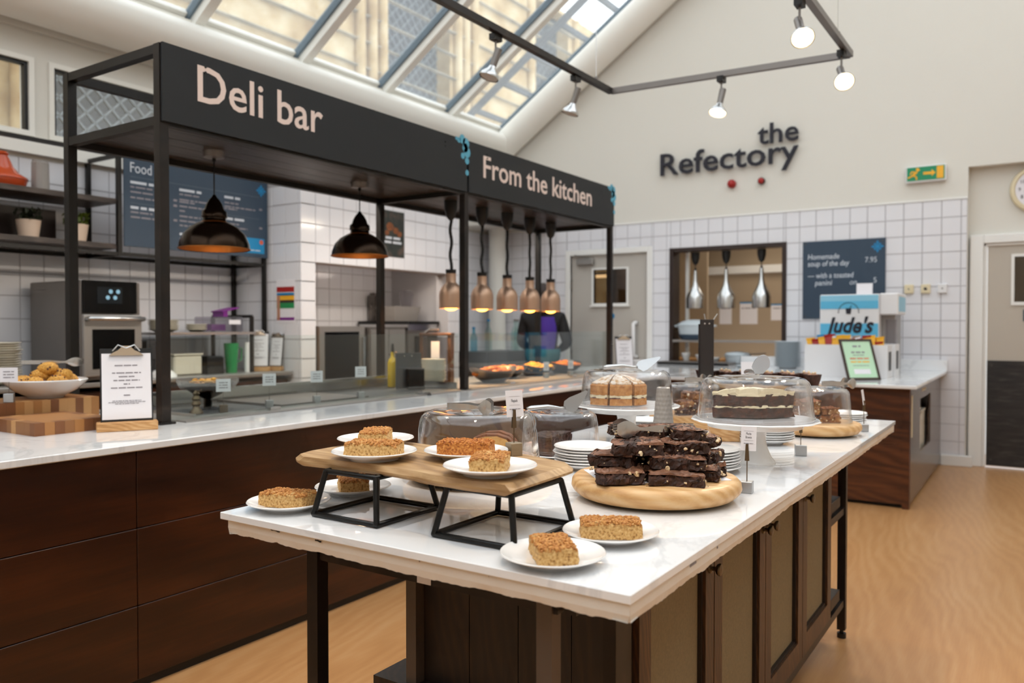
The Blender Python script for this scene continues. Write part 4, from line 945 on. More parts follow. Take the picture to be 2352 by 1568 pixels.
BR = [(-.100,-.092,0,14,.098,.070,'brownie at the front left of the bottom layer'),(.026,-.112,0,-9,.122,.052,'brownie at the front middle of the bottom layer'),(-.035,-.055,0,20,.06,.05,'small knobbly brownie tucked in the bottom layer gap'),
      (.118,-.045,0,66,.10,.056,'brownie at the right of the bottom layer'),(-.09,.01,0,12,.105,.07,'brownie at the back left of the bottom layer'),(.02,-.02,0,4,.10,.075,'brownie in the core of the bottom layer'),(.105,.055,0,40,.09,.05,'brownie at the back right of the bottom layer'),
      (.034,-.080,1,7,.122,.058,'long chip studded brownie at the front of the second layer'),(-.098,-.022,1,-22,.10,.066,'brownie end sticking out left in the second layer'),(.118,.005,1,54,.10,.056,'knobbly brownie at the right of the second layer'),(.005,.025,1,10,.11,.07,'brownie at the back of the second layer'),
      (-.050,-.050,2,-9,.110,.088,'broad topped brownie at the front left of the third layer'),(.056,-.038,2,15,.086,.078,'brownie at the front right of the third layer'),(.122,.03,2,44,.08,.052,'small rough brownie at the far right of the third layer'),(-.03,.055,2,8,.10,.055,'brownie at the back of the third layer'),
      (.070,-.002,3,18,.076,.084,'topmost brownie on the right of the pile'),(.0,.022,3,-12,.066,.062,'topmost brownie behind the tongs'),(-.075,.045,3,4,.062,.05,'topmost brownie on the left under the tongs')]
BRP = {}
for i,(u_,v_,lv,rz,L,W,lb) in enumerate(BR):
    p = BC+U*u_+V*v_; BRP[i] = slab_piece(p.x,p.y,ZB+lv*(HH+.0012),VA+R(rz),lb,L,W,HH if lv < 3 else .025,i+11,'brownie_cut','brownie_top',group='pile of brownies',chips=11)
g = G(); rnd = random.Random(21)
for k in range(46):
    a = rnd.uniform(-.165,.165); b = -.02-rnd.random()*.14 if rnd.random() < .6 else rnd.uniform(-.1,.12); q = at0 = BC+U*a+V*b
    if (q-BC).length < .17: g.ball((q.x,q.y,T+.0512),.0008+rnd.random()*.0016,5,3,jit=.6,seed=k)
o = g.obj('brownie_crumbs','brownie_cut'); tag(o,'dark brownie crumbs scattered over the round board','crumbs',kind='stuff')
# slices under other domes
for i,(u_,v_,lv,rz) in enumerate(((-.035,-.03,0,5),(.04,-.03,0,-4),(0,.035,0,10),(-.03,-.02,1,12),(.035,-.015,1,-8),(.0,.01,2,4))):
    p = Vector((-1.161,3.068,0))+U*u_+V*v_
    slab_piece(p.x,p.y,.9482+lv*.0295,VA+R(rz),['front left brownie, bottom row','front right brownie, bottom row','back brownie, bottom row','left brownie, middle row','right brownie, middle row','topmost brownie'][i]+' under the dome behind the grey vase',.07,.058,.028,i+41,'blondie' if i%2 else 'choc_cake','brownie_top',group='brownies under the far dome',chips=8)
for i,(u_,v_,lv,rz) in enumerate(((-.04,-.035,0,4),(.035,-.03,0,-6),(-.04,.04,0,8),(.035,.04,0,0),(-.04,-.025,1,-5),(.03,-.02,1,9),(-.035,-.01,2,6))):
    p = Vector((-.690,3.095,0))+U*u_+V*v_
    slab_piece(p.x,p.y,T+.0472+lv*.0275,VA+R(rz),['front left caramel slice, bottom row','front right caramel slice, bottom row','back left caramel slice, bottom row','back right caramel slice, bottom row','left caramel slice, second row','right caramel slice, second row','topmost caramel slice'][i]+' under the far right dome',.072,.062,.026,i+61,'blondie','cocoa',cat='cake slice',group='caramel slices',chips=14,name='caramel_slice')
# wood slab and block
g = G().box(-1.30,-1.02,2.96,3.17,T,.9475); tag(g.obj('wood_slab','oak_block',bevel=.004),'square wooden slab under the dome behind the grey vase','board')
t = thing('wooden_block', 'slanted wooden block with a pin, behind the plates beside the tall cake stand', 'block', (-.915,2.74,T), R(25))
g = G().add([(-.045,-.04,0),(.045,-.04,0),(.045,.04,0),(-.045,.04,0),(-.06,-.045,.052),(.052,-.045,.052),(.052,.045,.052),(-.06,.045,.052)],[(0,3,2,1),(4,5,6,7),(0,1,5,4),(1,2,6,5),(2,3,7,6),(3,0,4,7)]); g.obj('block','oak_block',t,bevel=.003)
G().cyl((.0,-.0,.052),(0,0,.06),.003,n=8).obj('pin','black',t)
# plate stacks
def stack(x, y, z, n, where, dz=.0078, me=PM, jit=.003, cat='plate', nm='plate', seed=0):
    rnd = random.Random(seed); W = ['bottom','second','third','fourth','fifth','sixth','seventh','eighth','ninth','tenth','eleventh','twelfth','thirteenth','fourteenth','fifteenth','sixteenth','seventeenth','eighteenth','nineteenth','twentieth']
    for k in range(n):
        o = bpy.data.objects.new(nm, me); C.objects.link(o); o.location = (x+(rnd.random()-.5)*2*jit, y+(rnd.random()-.5)*2*jit, z+k*dz)
        tag(o, ('top ' if k == n-1 else W[k]+(' from the bottom ' if k else ' '))+nm+' of the stack '+where, cat, nm+'s stacked '+where)
stack(-1.062,1.985,T,7,'behind the riser',seed=1); stack(-.762,2.125,T,7,'behind the brownies',seed=2); stack(-.772,2.752,T,7,'behind the tall cake stand foot',seed=3); stack(-.664,3.455,T,5,'at the far right of the table',seed=4)
stack(-1.245,2.775,T,5,'behind the sponge stand',seed=8)
# grey hammered vase
t = thing('bud_vase', 'tapered grey vase with a dimpled surface', 'vase', (-.962,2.300,T))
pr = [(0,.004),(.036,.0),(.041,.006),(.040,.02)]+[(.040-.019*k/16,.02+.185*k/16) for k in range(1,17)]+[(.0205,.212),(.018,.214),(.0165,.208),(.0165,.15)]
g = G(); n = 64; m_ = 70; prof = []
for k in range(m_+1):
    z = .21*k/m_; prof.append((.041-.0205*(z/.21)**1.05, z))
vs = []
for i in range(n):
    a = 2*math.pi*i/n
    for k,(r,z) in enumerate(prof):
        row = z/.0135; off = (int(row)%2)*.5; cc = (a/(2*math.pi)*14+off)%1-.5; rr = row%1-.5; dd = cc*cc*4+rr*rr*4
        d = -.0022*max(0,1-dd*1.2) if .008 < z < .203 else 0
        vs.append(((r+d)*math.cos(a),(r+d)*math.sin(a),z))
m2 = m_+1; g.add(vs,[(i*m2+k,((i+1)%n)*m2+k,((i+1)%n)*m2+k+1,i*m2+k+1) for i in range(n) for k in range(m_)])
g.obj('body','grey_vase',t,smooth=True); G().lathe([(.0205,.2095),(.019,.2125),(.0165,.209),(.0165,.12),(0,.12)],40).obj('lip','grey_vase',t,smooth=True); G().cyl((0,0,0),(0,0,.001),.040,n=40).obj('base','grey_vase',t)
# tongs and servers
def tongs(loc, rz, label, fork=True, L=.19, tilt=(0,0)):
    t = thing('serving_tongs', label, 'tongs', loc, rz); t.rotation_euler = (tilt[0],tilt[1],rz)
    for s_ in (-1,1):
        pts = []; n = 24; g = G(); wd = []
        for i in range(n+1):
            u = i/n; x = L*u; y = s_*(.004+.018*math.sin(min(u*1.5,1)*math.pi/2)); hw = .0085 if u < .45 else (.0085-.0045*(u-.45)/.2 if u < .65 else .004)
            if u > .72: hw = .004+.016*math.sin((u-.72)/.28*math.pi*.86)
            pts.append((x,y,hw, .003*math.sin(max(0,u-.7)/.3*math.pi)*s_))
        for (x,y,hw,c) in pts: g.v += [(x,y+c*1.5,-hw+.02),(x,y+c*2.6,.02),(x,y+c*1.5,hw+.02),(x,y+c*1.5+.0012,hw+.02),(x,y+c*2.6+.0012,.02),(x,y+c*1.5+.0012,-hw+.02)]
        for i in range(n):
            for k in range(6): a = i*6+k; b = i*6+(k+1)%6; g.f.append((a,b,b+6,a+6))
        g.f += [(5,4,3,2,1,0), tuple(n*6+k for k in range(6))]
        if fork and s_ > 0:
            pass
        g.obj('arm','steel',t,smooth=50)
        if fork and s_ < 0:
            g2 = G()
            for k in (-1,0,1): g2.box(L*.94,L*1.03,pts[-2][1]-.0006,pts[-2][1]+.0006,.02+k*.006-.0015,.02+k*.006+.0015)
            g2.obj('tines','steel',t)
    g = G().tube([(.0+.006*math.cos(a)-.004,.0055*math.sin(a),.02) for a in [math.pi/2+math.pi*i/10 for i in range(11)]],.0006,6)
    g = G(); m_ = 10
    for i in range(m_+1):
        a = math.pi/2+math.pi*i/m_; g.v += [(.005*math.cos(a),.0045*math.sin(a),.0115),(.005*math.cos(a),.0045*math.sin(a),.0285)]
    for i in range(m_): g.f.append((2*i,2*i+1,2*i+3,2*i+2))
    g.obj('spring','steel',t); return t
def at(u_, v_, c=BC): p = c+U*u_+V*v_; return p
p = at(.088,.015); tongs((p.x,p.y,ZB+4*(HH+.0012)-.0285),VA+R(186),'steel tongs lying on top of the brownie pile',L=.185)
p = at(-.075,-.02,Vector((-1.232,1.70,0))); tongs((p.x,p.y,T+.043+.1345-.006),VA-R(8),'steel tongs lying on the loaf cake dome',fork=False,L=.115)
p = at(.055,.02,Vector((-.69,3.095,0))); tongs((p.x-.02,p.y,T+.047+.122-.004),VA+R(10),'steel tongs lying on the far right dome',L=.12)
p = at(-.02,.02,Vector((-1.161,3.068,0))); tongs((p.x,p.y,.948+.120-.004),VA+R(20),'steel tongs lying on the dome behind the grey vase',fork=False,L=.11)
def server(loc, rz, label, bend, roll, lift=0, k=.85, wide=1):
    """handle lying along -x, blade bent up from the joint and rolled about its own axis"""
    t = thing('cake_server', label, 'cake server', loc, rz)
    M_ = Matrix.Translation((.004,0,.012)) @ Matrix.Rotation(R(-bend),4,'Y') @ Matrix.Rotation(R(roll),4,'X')
    bl = [(0,-.010),(.012,-.030),(.03,-.030),(.075,-.014),(.098,-.004),(.102,.002),(.098,.007),(.07,.013),(.035,.022),(.012,.022),(0,.010)]
    if wide > 1: bl = [(0,-.012)]+[(.03+.055*math.sin(R(q)),-.026*math.cos(R(q))) for q in range(0,181,15)]+[(0,.012)]
    G().prism([(a*k,b*k*(1.25 if wide > 1 else 1)) for a,b in bl],.0,.0014).xf(M_).obj('blade','alu',t)
    G().tube([(.004,0,.012),(-.012,0,.012),(-.03,0,.015),(-.05,0,.016),(-.10,0,.012+lift),(-.115,0,.010+lift)],[.005,.004,.005,.0075,.0085,.006],10).obj('handle','steel',t,smooth=True)
    return t
p = at(.01,-.01,Vector((-1.228,2.128,0))); server((p.x,p.y,T+.02+.117),VA+R(6),'cake server with raised triangular blade on the dark cake dome',36,84)
p = at(.03,-.02,Vector((-1.186,2.512,0))); server((p.x,p.y,1.031+.117),VA+R(2),'cake server lying across the sponge dome',22,50)
p = at(.01,.0,Vector((-.692,2.338,0))); server((p.x,p.y,1.031+.118),VA-R(88),'cake server with its blade turned to the viewer on the large dome',56,0,k=.8,wide=1.7)
# far chocolate tray on a low riser
t = thing('tray_riser', 'low wooden riser at the far end of the table under the chocolate muffins', 'riser', (-1.05,3.565,T))
G().box(-1.34,-.775,3.48,3.67,1.022,1.042).obj('board','mango_wood',t,world=True,bevel=.003)
for x in (-1.28,-.84): G().tube([(x-.04,3.5,T+.005),(x-.04,3.65,T+.005),(x-.04,3.64,1.018),(x-.04,3.51,1.018)],.005,8,closed=True).obj('wire_frame','wire_black',t,world=True)
rnd = random.Random(5)
for k in range(12):
    x = -1.31+.046*k; y = 3.54 if k%2 else 3.615
    m_ = thing('chocolate_muffin', ['first','second','third','fourth','fifth','sixth','seventh','eighth','ninth','tenth','eleventh','last'][k]+' dark chocolate muffin from the left on the far riser', 'muffin', (x,y,1.0425), rnd.random()*3, 'chocolate muffins on the far riser')
    G().lathe([(0,0),(.024,0),(.034,.034),(.038,.052),(.033,.05),(.028,.04),(0,.04)],16,wob=lambda a,kk: .10*math.sin(a*7)*(kk in (3,4))).obj('paper_case','case_paper',m_)
    G().ball((0,0,.04),.029,10,6,sz=.6,jit=.2,seed=k).obj('top','brownie_top',m_); g = G()
    for q in range(3): a = q*2.1+k; g.ball((.014*math.cos(a),.014*math.sin(a),.058),.005,6,4)
    g.obj('chocolate_drops','choc_chip',m_,kind='stuff')
t = thing('utensil_post', 'tall dark upright post holding forks at the far end of the table', 'utensil holder', (-1.235,3.44,T), VA)
G().box(-.03,.03,-.012,.0,0,.43).obj('front_board','post_dark',t,bevel=.001); G().box(-.03,.03,.012,.03,0,.41).obj('back_board','post_dark',t); G().box(-.03,.03,0,.012,0,.01).obj('foot','post_dark',t)
for x in (-.012,.008): G().cyl((x,-.012,.412),(x,-.016,.412),.004,n=8).obj('screw','steel',t)
for x, dx in ((.0,-.01),(.02,.03)): G().tube([(x,.006,.2),(x,.006,.41),(x+dx,.006,.455)],.003,6).obj('fork_handle','steel',t)
# ================================================================== ON THE SERVING COUNTER
def end_grain(name, x0, x1, y0, y1, z0, z1, label, seed):
    t = thing(name, label, 'chopping board', ((x0+x1)/2,(y0+y1)/2,z0), R(0)); rnd = random.Random(seed)
    for k, c in enumerate(('#8f6038','#a5713f','#bd8c58','#7b4c2a')):
        if 'grain%d' % k not in MT: noisy('grain%d' % k, [(.3,c),(.7,c)], 20, .5); MT['grain%d' % k].node_tree.nodes['Principled BSDF'].inputs['Base Color'].default_value = lin(c); base_ = MT['grain%d' % k]; [base_.node_tree.links.remove(l) for l in list(base_.node_tree.links) if l.to_socket.name == 'Base Color']
    nx = max(2,int((x1-x0)/.034)); ny = max(2,int((y1-y0)/.034)); dx = (x1-x0)/nx; dy = (y1-y0)/ny
    for i in range(nx):
        for j in range(ny):
            if 0 < i < nx-1 and 0 < j < ny-1: continue
            G().box(x0+i*dx,x0+(i+1)*dx-.0004,y0+j*dy,y0+(j+1)*dy-.0004,z0,z1-.0006).obj('wood_block','grain%d' % rnd.randrange(4),t,world=True)
    if nx > 2 and ny > 2: G().box(x0+dx,x1-dx,y0+dy,y1-dy,z0,z1-.0006).obj('core','grain1',t,world=True)
Z = CZ+.0002
end_grain('chopping_board',-3.50,-3.14,1.50,1.80,Z,Z+.05,'end grain chopping block lying on the white counter ledge',1)
end_grain('chopping_board',-3.79,-3.53,1.05,1.965,Z,Z+.10,'tall end grain block carrying the scone bowl',2)
def bowl(name, x, y, z, r, h, mat, label, cat='bowl', wall=.006):
    t = thing(name, label, cat, (x,y,z))
    G().lathe([(0,.004),(r*.38,.0),(r*.42,.0),(r*.45,.008),(r*.75,h*.45),(r*.95,h*.85),(r,h),(r*.98,h+.004),(r*.93,h*.86),(r*.72,h*.48),(r*.4,.014),(0,.012)],40).obj('body',mat,t,smooth=50); return t
bz = Z+.1002; SBX, SBY = -3.665, 1.80; bowl('scone_bowl',SBX,SBY,bz,.168,.078,'porcelain','white bowl heaped with scones on the chopping blocks')
rnd = random.Random(3); SC = [(-.075,-.05,.055),(-.02,-.085,.055),(.05,-.065,.055),(.09,.0,.06),(-.09,.02,.06),(0,-.02,.085),(.045,.045,.085),(-.04,.055,.085),(.0,.09,.06),(.02,.0,.115)]
for k,(a,b,c) in enumerate(SC):
    t = thing('scone', ['front left','front middle','front right','right','left','centre','back right','back left','rear','topmost'][k]+' fruit scone in the white bowl','scone',(SBX+a*1.1,SBY+b*1.1,bz+c-.01),rnd.random()*3,'scones in the bowl')
    G().ball((0,0,.022),.042,14,9,sz=.72,jit=.12,seed=k).obj('crumb','scone',t,smooth=True); g = G()
    for q in range(7): a_ = rnd.random()*6.3; e = rnd.random()*1.2; g.ball((.041*math.cos(a_)*math.cos(e),.041*math.sin(a_)*math.cos(e),.022+.03*math.sin(e)),.0045,6,4)
    g.obj('currants','jam',t,kind='stuff')
tongs((SBX-.08,SBY-.06,bz+.135),R(55),'tongs resting on the scones',fork=False,L=.24)
BIGP = plate_mesh(.12,.02,'big_plate'); CREAMP = plate_mesh(.11,.02,'cream_plate','porcelain_cream')
stack(-3.66,1.46,Z+.1002,6,'left of the scone bowl',dz=.009,me=BIGP,seed=11)
stack(-5.42,2.40,.9302,18,'left of the oven on the back bench',dz=.0145,me=CREAMP,seed=12,jit=.006)
def counter_card(x, y, z, hgt, rz, label, cube='alu', cw=.065, ch=.06):
    t = thing('card_holder', label, 'card holder', (x,y,z), rz, 'price cards on the cold well')
    G().cbox(0,0,.018,.036,.036,.036).obj('cube_base',cube,t,bevel=.001); G().cyl((0,0,.034),(0,0,hgt),.0013,n=6).obj('wire','steel_dark',t)
    c = G().box(-cw/2,cw/2,-.004,-.003,hgt-.006,hgt-.006+ch).obj('card','paper',t)
    for q in range(3): scribble(c,(-cw*.3,-.0045,hgt+.035-q*.012),'y',cw*.6,.006,seed=q,world=False)
dk = CZ+.0085
counter_card(-3.20,2.375,dk,.105,R(60),'white price card in front of the black crisp bowl',cube='antique'); counter_card(-3.22,2.66,dk,.115,R(60),'white price card right of the black crisp bowl')
counter_card(-3.21,2.965,dk,.115,R(62),'middle white price card over the cold well'); counter_card(-3.20,3.285,dk,.125,R(66),'white price card nearest the black menu block')
counter_card(-3.555,1.60,Z+.1002,.09,R(55),'white price card beside the scone bowl')
def clipboard_stand(x, y, z, rz, label, w_=.19, h_=.30, lean=10, wood_base=True):
    t = thing('clipboard_stand', label, 'clipboard', (x,y,z), rz); b0 = .03 if wood_base else .0
    if wood_base: G().box(-w_*.58,w_*.58,-.03,.03,0,.036).obj('wooden_base','oak_block',t,bevel=.003)
    M_ = Matrix.Translation((0,0,b0)) @ Matrix.Rotation(R(-lean),4,'X')
    G().box(-w_/2,w_/2,0,.005,0,h_).xf(M_).obj('board','black',t)
    pg = G().box(-w_*.47,w_*.47,-.0025,-.0005,h_*.05,h_*.93).xf(M_).obj('menu_sheet','paper',t)
    for k,(f_,zz) in enumerate(((.45,.76),(.55,.66),(.3,.61),(.5,.56),(.12,.51),(.6,.46),(.12,.36),(.55,.29),(.7,.27),(.45,.25))):
        scribble(pg,None,'y',w_*f_,.007 if k < 7 else .004,'ink_soft',seed=k,mx=M_ @ Matrix.Translation((-w_*f_/2,-.003,h_*zz)) @ AX['y'],world=False)
    c = G().prism([(-.062,h_*.90),(.062,h_*.90),(.05,h_*.935),(.03,h_*.97),(.012,h_*1.03),(-.012,h_*1.03),(-.03,h_*.97),(-.05,h_*.935)],-.012,-.003,'y').xf(M_).obj('clip','clip_steel',t)
    G().tube([(-.05,-.01,h_*.96),(-.03,-.014,h_*1.04),(0,-.012,h_*1.0),(.03,-.014,h_*1.04),(.05,-.01,h_*.96)],.003,6).xf(M_).obj('clip_wire','steel',c)
clipboard_stand(-3.03,1.80,Z,R(62),'black menu clipboard with bulldog clip in a wooden base beside the post')
clipboard_stand(-3.0,6.33,Z,R(48),'small menu clipboard at the far end of the counter',w_=.16,h_=.30)
# black bowl of crisps and brass figure in the well
wz = CZ+.0045
t = thing('crisp_bowl','black pedestal bowl of golden crisps in the cold well','bowl',(-3.45,2.47,wz))
G().lathe([(0,0),(.075,0),(.075,.006),(.02,.014),(.02,.05),(.06,.07),(.115,.11),(.125,.135),(.12,.135),(.10,.11),(0,.085)],36).obj('bowl','black_gloss',t,smooth=40); rnd = random.Random(2); g = G()
for k in range(60): a = rnd.random()*6.28; q = rnd.random()**.5*.095; g.ball((q*math.cos(a),q*math.sin(a),.12+rnd.random()*.025),.016,6,4,sz=.35,jit=.6,seed=k)
g.obj('crisps','crisp',t,kind='stuff'); G().lathe([(.126,.10),(.145,.135),(.147,.15)],36).obj('clear_collar','plastic_clear',t,smooth=True)
t = thing('brass_pepper_mill','small ornate brass mill beside the black crisp bowl','mill',(-3.30,2.30,wz))
G().lathe([(0,0),(.032,0),(.03,.01),(.018,.025),(.014,.035),(.022,.045),(.016,.06),(.02,.07),(.012,.085),(.016,.095),(.006,.108),(0,.11)],20).obj('body','antique',t,smooth=40); G().tube([(0,0,.105),(.035,0,.108),(.04,0,.115)],.003,6).obj('crank','antique',t)
G().box(-3.72,-3.2,2.72,3.35,wz,wz+.012).obj('x','steel_dark').name = 'well_tray'
tag(bpy.data.objects['well_tray'],'flat grey steel tray lying in the cold well','tray')
# oil bottle, menu block, bowls, jar
t = thing('oil_bottle','tall bottle of golden oil with steel pourer beside the black menu block','bottle',(-3.62,4.02,CZ+.0075))
G().lathe([(0,0),(.032,0),(.034,.01),(.034,.16),(.026,.185),(.013,.2),(.012,.235),(0,.235)],20).obj('body','oil',t,smooth=40); G().cyl((0,0,.235),(0,0,.29),.012,.008,n=12).obj('pourer','black',t); G().tube([(-.03,0,.215),(.0,.0,.22),(.03,0,.235)],.006,6).obj('collar','steel',t)
t = thing('menu_block','black double menu block on the steel deck','sign block',(-3.42,3.95,CZ+.0075),R(58))
G().box(-.085,.085,-.01,.01,0,.235).obj('tall_panel','slate_grey_panel',t,bevel=.002); G().box(-.02,.09,-.06,-.015,0,.135).obj('low_panel','black',t,bevel=.002)
for x in (-.03,.02): G().cyl((x,-.012,.215),(x,-.009,.215),.005,n=8).obj('stud','steel',t)
t = thing('price_tag','small black chalk tag lying on the ledge before the menu block','sign',(-3.08,3.70,Z),R(50)); G().box(-.04,.04,-.02,.02,0,.006).xf(Matrix.Rotation(R(14),4,'X')).move(0,0,.006).obj('tag','black',t); scribble(t,(-.03,-.012,.0125),'z',.05,.008,'paper',seed=2,world=False)
BM = G().lathe([(0,.004),(.03,0),(.034,0),(.06,.02),(.078,.045),(.082,.06),(.079,.06),(.058,.026),(0,.012)],32,wob=lambda a,k: .10*math.cos(a*2)*(k > 3)).mesh('cream_bowl','porcelain_cream',smooth=50)
stack(-3.43,4.22,CZ+.0075,7,'beside the heat lamp post',dz=.021,me=BM,cat='bowl',nm='bowl',seed=5)
t = thing('bread_box','brown glass fronted wooden box behind the canopy post','box',(-3.64,4.52,CZ+.0075),R(30))
for x in (-.1,.1): G().box(x-.012,x+.012,-.09,.09,0,.34).obj('side','oak_block' if 0 else 'stile_oak',t)
G().box(-.1,.1,-.085,-.08,.03,.33).obj('glass_front','plastic_clear',t); G().box(-.115,.115,-.1,.1,.34,.36).obj('lid','stile_oak',t,bevel=.004); G().box(-.1,.1,-.09,.09,0,.02).obj('floor','stile_oak',t); G().box(-.03,.03,-.088,-.086,.18,.30).obj('label_strip','paper',t)
G().tube([(-.08,-.04,.36),(-.04,-.05,.385),(.02,-.04,.38)],.012,8).obj('scoop','steel',t)
# heated dishes
def food_dish(x, y, rz, L, W, label, n, seed, mat='roast', bowl_mat='steel_dark', h=.07):
    t = thing('hot_food_dish', label, 'dish', (x,y,CZ+.0075), rz); wv = []
    g = G(); N = 36; prof = [(.35,0),(.42,.0),(.75,h*.45),(1,h),(.97,h),(.72,h*.5),(.4,.012),(0,.01)]
    for i in range(N):
        a = 2*math.pi*i/N
        for r_, z in prof: g.v.append((L*r_*math.cos(a),W*r_*math.sin(a),z+(.03*abs(math.cos(a))**3 if r_ > .9 else 0)))
    m_ = len(prof)
    for i in range(N):
        for k in range(m_-1): g.f.append((i*m_+k,((i+1)%N)*m_+k,((i+1)%N)*m_+k+1,i*m_+k+1))
    g.obj('dish',bowl_mat,t,smooth=50); rnd = random.Random(seed); g = G()
    for k in range(n):
        a = rnd.random()*6.28; q = rnd.random()**.6*.78; g.ball((L*q*math.cos(a),W*q*math.sin(a),h*.62+.035*(1-q)+rnd.random()*.02),.018+rnd.random()*.014,8,5,sz=.7,jit=.45,seed=seed*50+k)
    g.obj('food',mat,t,kind='stuff')
food_dish(-3.31,4.76,R(75),.20,.135,'grey oval bowl of roast vegetables under the first heat lamps',70,1,h=.085)
food_dish(-3.50,5.18,R(80),.22,.15,'dark dish of golden roast potatoes, second along the hot counter',60,2,bowl_mat='black'); food_dish(-3.50,5.64,R(85),.21,.15,'dark dish of grilled vegetables, third along the hot counter',50,3,bowl_mat='black',mat='crisp')
food_dish(-3.47,6.06,R(80),.19,.15,'dark dish of roasted pieces at the end of the hot counter',55,4,bowl_mat='black')
counter_card(-3.26,5.42,dk,.06,R(60),'left small price card before the hot dishes',cw=.05,ch=.07); counter_card(-3.24,5.78,dk,.06,R(60),'right small price card before the hot dishes',cw=.05,ch=.07)
t = thing('paper_tub','white tub at the far end of the counter behind the sponge dome','tub',(-3.02,6.58,Z)); G().lathe([(0,0),(.09,0),(.10,.10),(.098,.10),(.088,.006),(0,.006)],28).obj('body','white_plastic',t,smooth=40); G().lathe([(.0,.1),(.104,.1),(.104,.112),(0,.112)],28).obj('lid','white_plastic',t)

# ================================================================== KITCHEN BEHIND THE COUNTER
t = thing('back_bench','stainless steel back bench along the left wall','bench',(-5.5,3.2,0))
G().box(-5.88,-5.15,1.0,4.5,.90,.93).obj('worktop','steel_flat',t,world=True,bevel=.004); G().box(-5.86,-5.2,1.02,4.48,.1,.87).obj('cupboard_body','counter_wood',t,world=True)
for y in (1.0,1.88,2.75,3.62): G().box(-5.2,-5.185,y+.03,y+.86,.12,.86).obj('door','counter_wood',t,world=True,bevel=.003); G().cyl((-5.185,y+.8,.8),(-5.165,y+.8,.8),.012,n=10).obj('knob','steel',t,world=True)
for x in (-5.84,-5.22):
    for y in (1.05,4.45): G().bar((x,y,0),(x,y,.1),.04).obj('leg','steel',t,world=True)
t = thing('combi_oven','stainless steel speed oven with a black touch screen','oven',(-5.48,2.95,.93))
G().box(-5.82,-5.17,2.76,3.17,.945,1.6).obj('body','steel_dark',t,world=True,bevel=.006); G().box(-5.17,-5.15,2.77,3.135,1.385,1.6).obj('control_panel','black_gloss',t,world=True)
G().box(-5.15,-5.147,2.86,3.03,1.45,1.56).obj('screen','screen',t,world=True); g = G()
for a,b in ((2.95,1.53),(3.0,1.53),(2.93,1.49),(2.98,1.49)): g.disc((-5.1462,a,b),.014,12,'x')
g.obj('screen_icons','screen_icon',t,world=True); G().box(-5.17,-5.14,2.765,3.165,.97,1.375).obj('oven_door','steel_flat',t,world=True,bevel=.005)
G().tube([(-5.14,2.78,1.345),(-5.10,2.785,1.35),(-5.10,3.16,1.35),(-5.14,3.165,1.345)],.014,10).obj('handle','steel',t,world=True,smooth=True); G().box(-5.139,-5.136,2.82,3.11,1.02,1.28).obj('door_window','black_gloss',t,world=True)
for x in (-5.78,-5.2):
    for y in (2.8,3.13): G().cyl((x,y,.93),(x,y,.945),.02,n=10).obj('foot','black',t,world=True)
# wall shelf frame with the Food board
t = thing('plank_shelf','black steel framed wall shelves with planks left of the Food board','shelf',(-5.65,2.6,1.8))
XA, XB = -5.87, -5.47
for x in (XA,XB):
    for y in (1.2,3.2,4.47): G().bar((x,y,1.8 if y < 4 or 1 else 0),(x,y,2.53),.03).obj('upright','black_metal',t,world=True)
for x in (XA,XB): G().bar((x,4.47,.93),(x,4.47,1.8),.03).obj('upright','black_metal',t,world=True)
for z in (1.815,2.515):
    for x in (XA,XB): G().bar((x,1.2,z),(x,4.47,z),.026).obj('long_rail','black_metal',t,world=True)
    for y in (1.2,3.2,4.47): G().bar((XA,y,z),(XB,y,z),.026).obj('cross_rail','black_metal',t,world=True)
for z in (1.85,2.17):
    for k in range(2): G().box(XA+.2*k,XA+.2*k+.198,1.2,3.19,z,z+.035).obj('shelf_plank','shelf_wood',t,world=True)
t = thing('food_menu_board','large dark blue menu board headed Food','sign',(-5.455,3.85,1.87))
G().box(-5.452,-5.44,3.222,4.488,1.872,2.522).obj('panel','slate_board',t,world=True,bevel=.002); bx = -5.4395
text('lettering','Food',.105,'board_text',t,(bx,3.27,2.405),'x',width=.165,extrude=.0006)
G().box(bx,bx+.0006,3.27,4.40,2.372,2.376).obj('rule','board_dim',t,world=True)
COL = [(3.27,[(.18,2.325,1),(.17,2.295,0),(.18,2.26,0),(.24,2.22,0),(.22,2.145,1),(.17,2.115,0),(.24,2.08,0)],(2.24,2.2,2.09)),(3.66,[(.19,2.325,1),(.17,2.295,0),(.24,2.255,0),(.13,2.238,0),(.24,2.205,0),(.06,2.17,0),(.18,2.13,0),(.19,2.095,0),(.22,2.06,0),(.13,1.99,1),(.15,1.96,0),(.15,1.925,0)],(2.255,2.205)),(4.06,[(.15,2.325,1),(.14,2.285,0),(.30,2.255,0),(.12,2.238,0),(.2,2.155,1),(.14,2.12,0),(.22,2.09,0)],(2.265,2.11))]
for ci,(y,L,pz) in enumerate(COL):
    for k,(w_,z,b) in enumerate(L): scribble(t,(bx,y,z),'x',w_,.030 if b else .018,'board_text' if b else 'ink_soft',seed=ci*20+k)
    for z in pz: G().box(bx,bx+.0006,y+.34,y+.37,z,z+.016).obj('price','ink_soft',t,world=True)
for a,b,z in ((3.27,3.55,2.185),(4.06,4.4,2.19)): G().box(bx,bx+.0006,a,b,z,z+.003).obj('rule','board_dim',t,world=True)
motif(t,(bx+.0008,4.42,2.43),.045,'x')
b = G().box(bx,bx+.001,4.1,4.45,1.905,2.03).obj('blue_notice','blue_panel',t,world=True); G().disc((bx+.0014,4.42,2.0),.02,14,'x').obj('orange_spot','orange_dot',b,world=True); scribble(b,(bx+.0012,4.3,1.925),'x',.12,.014,'board_text',seed=5)
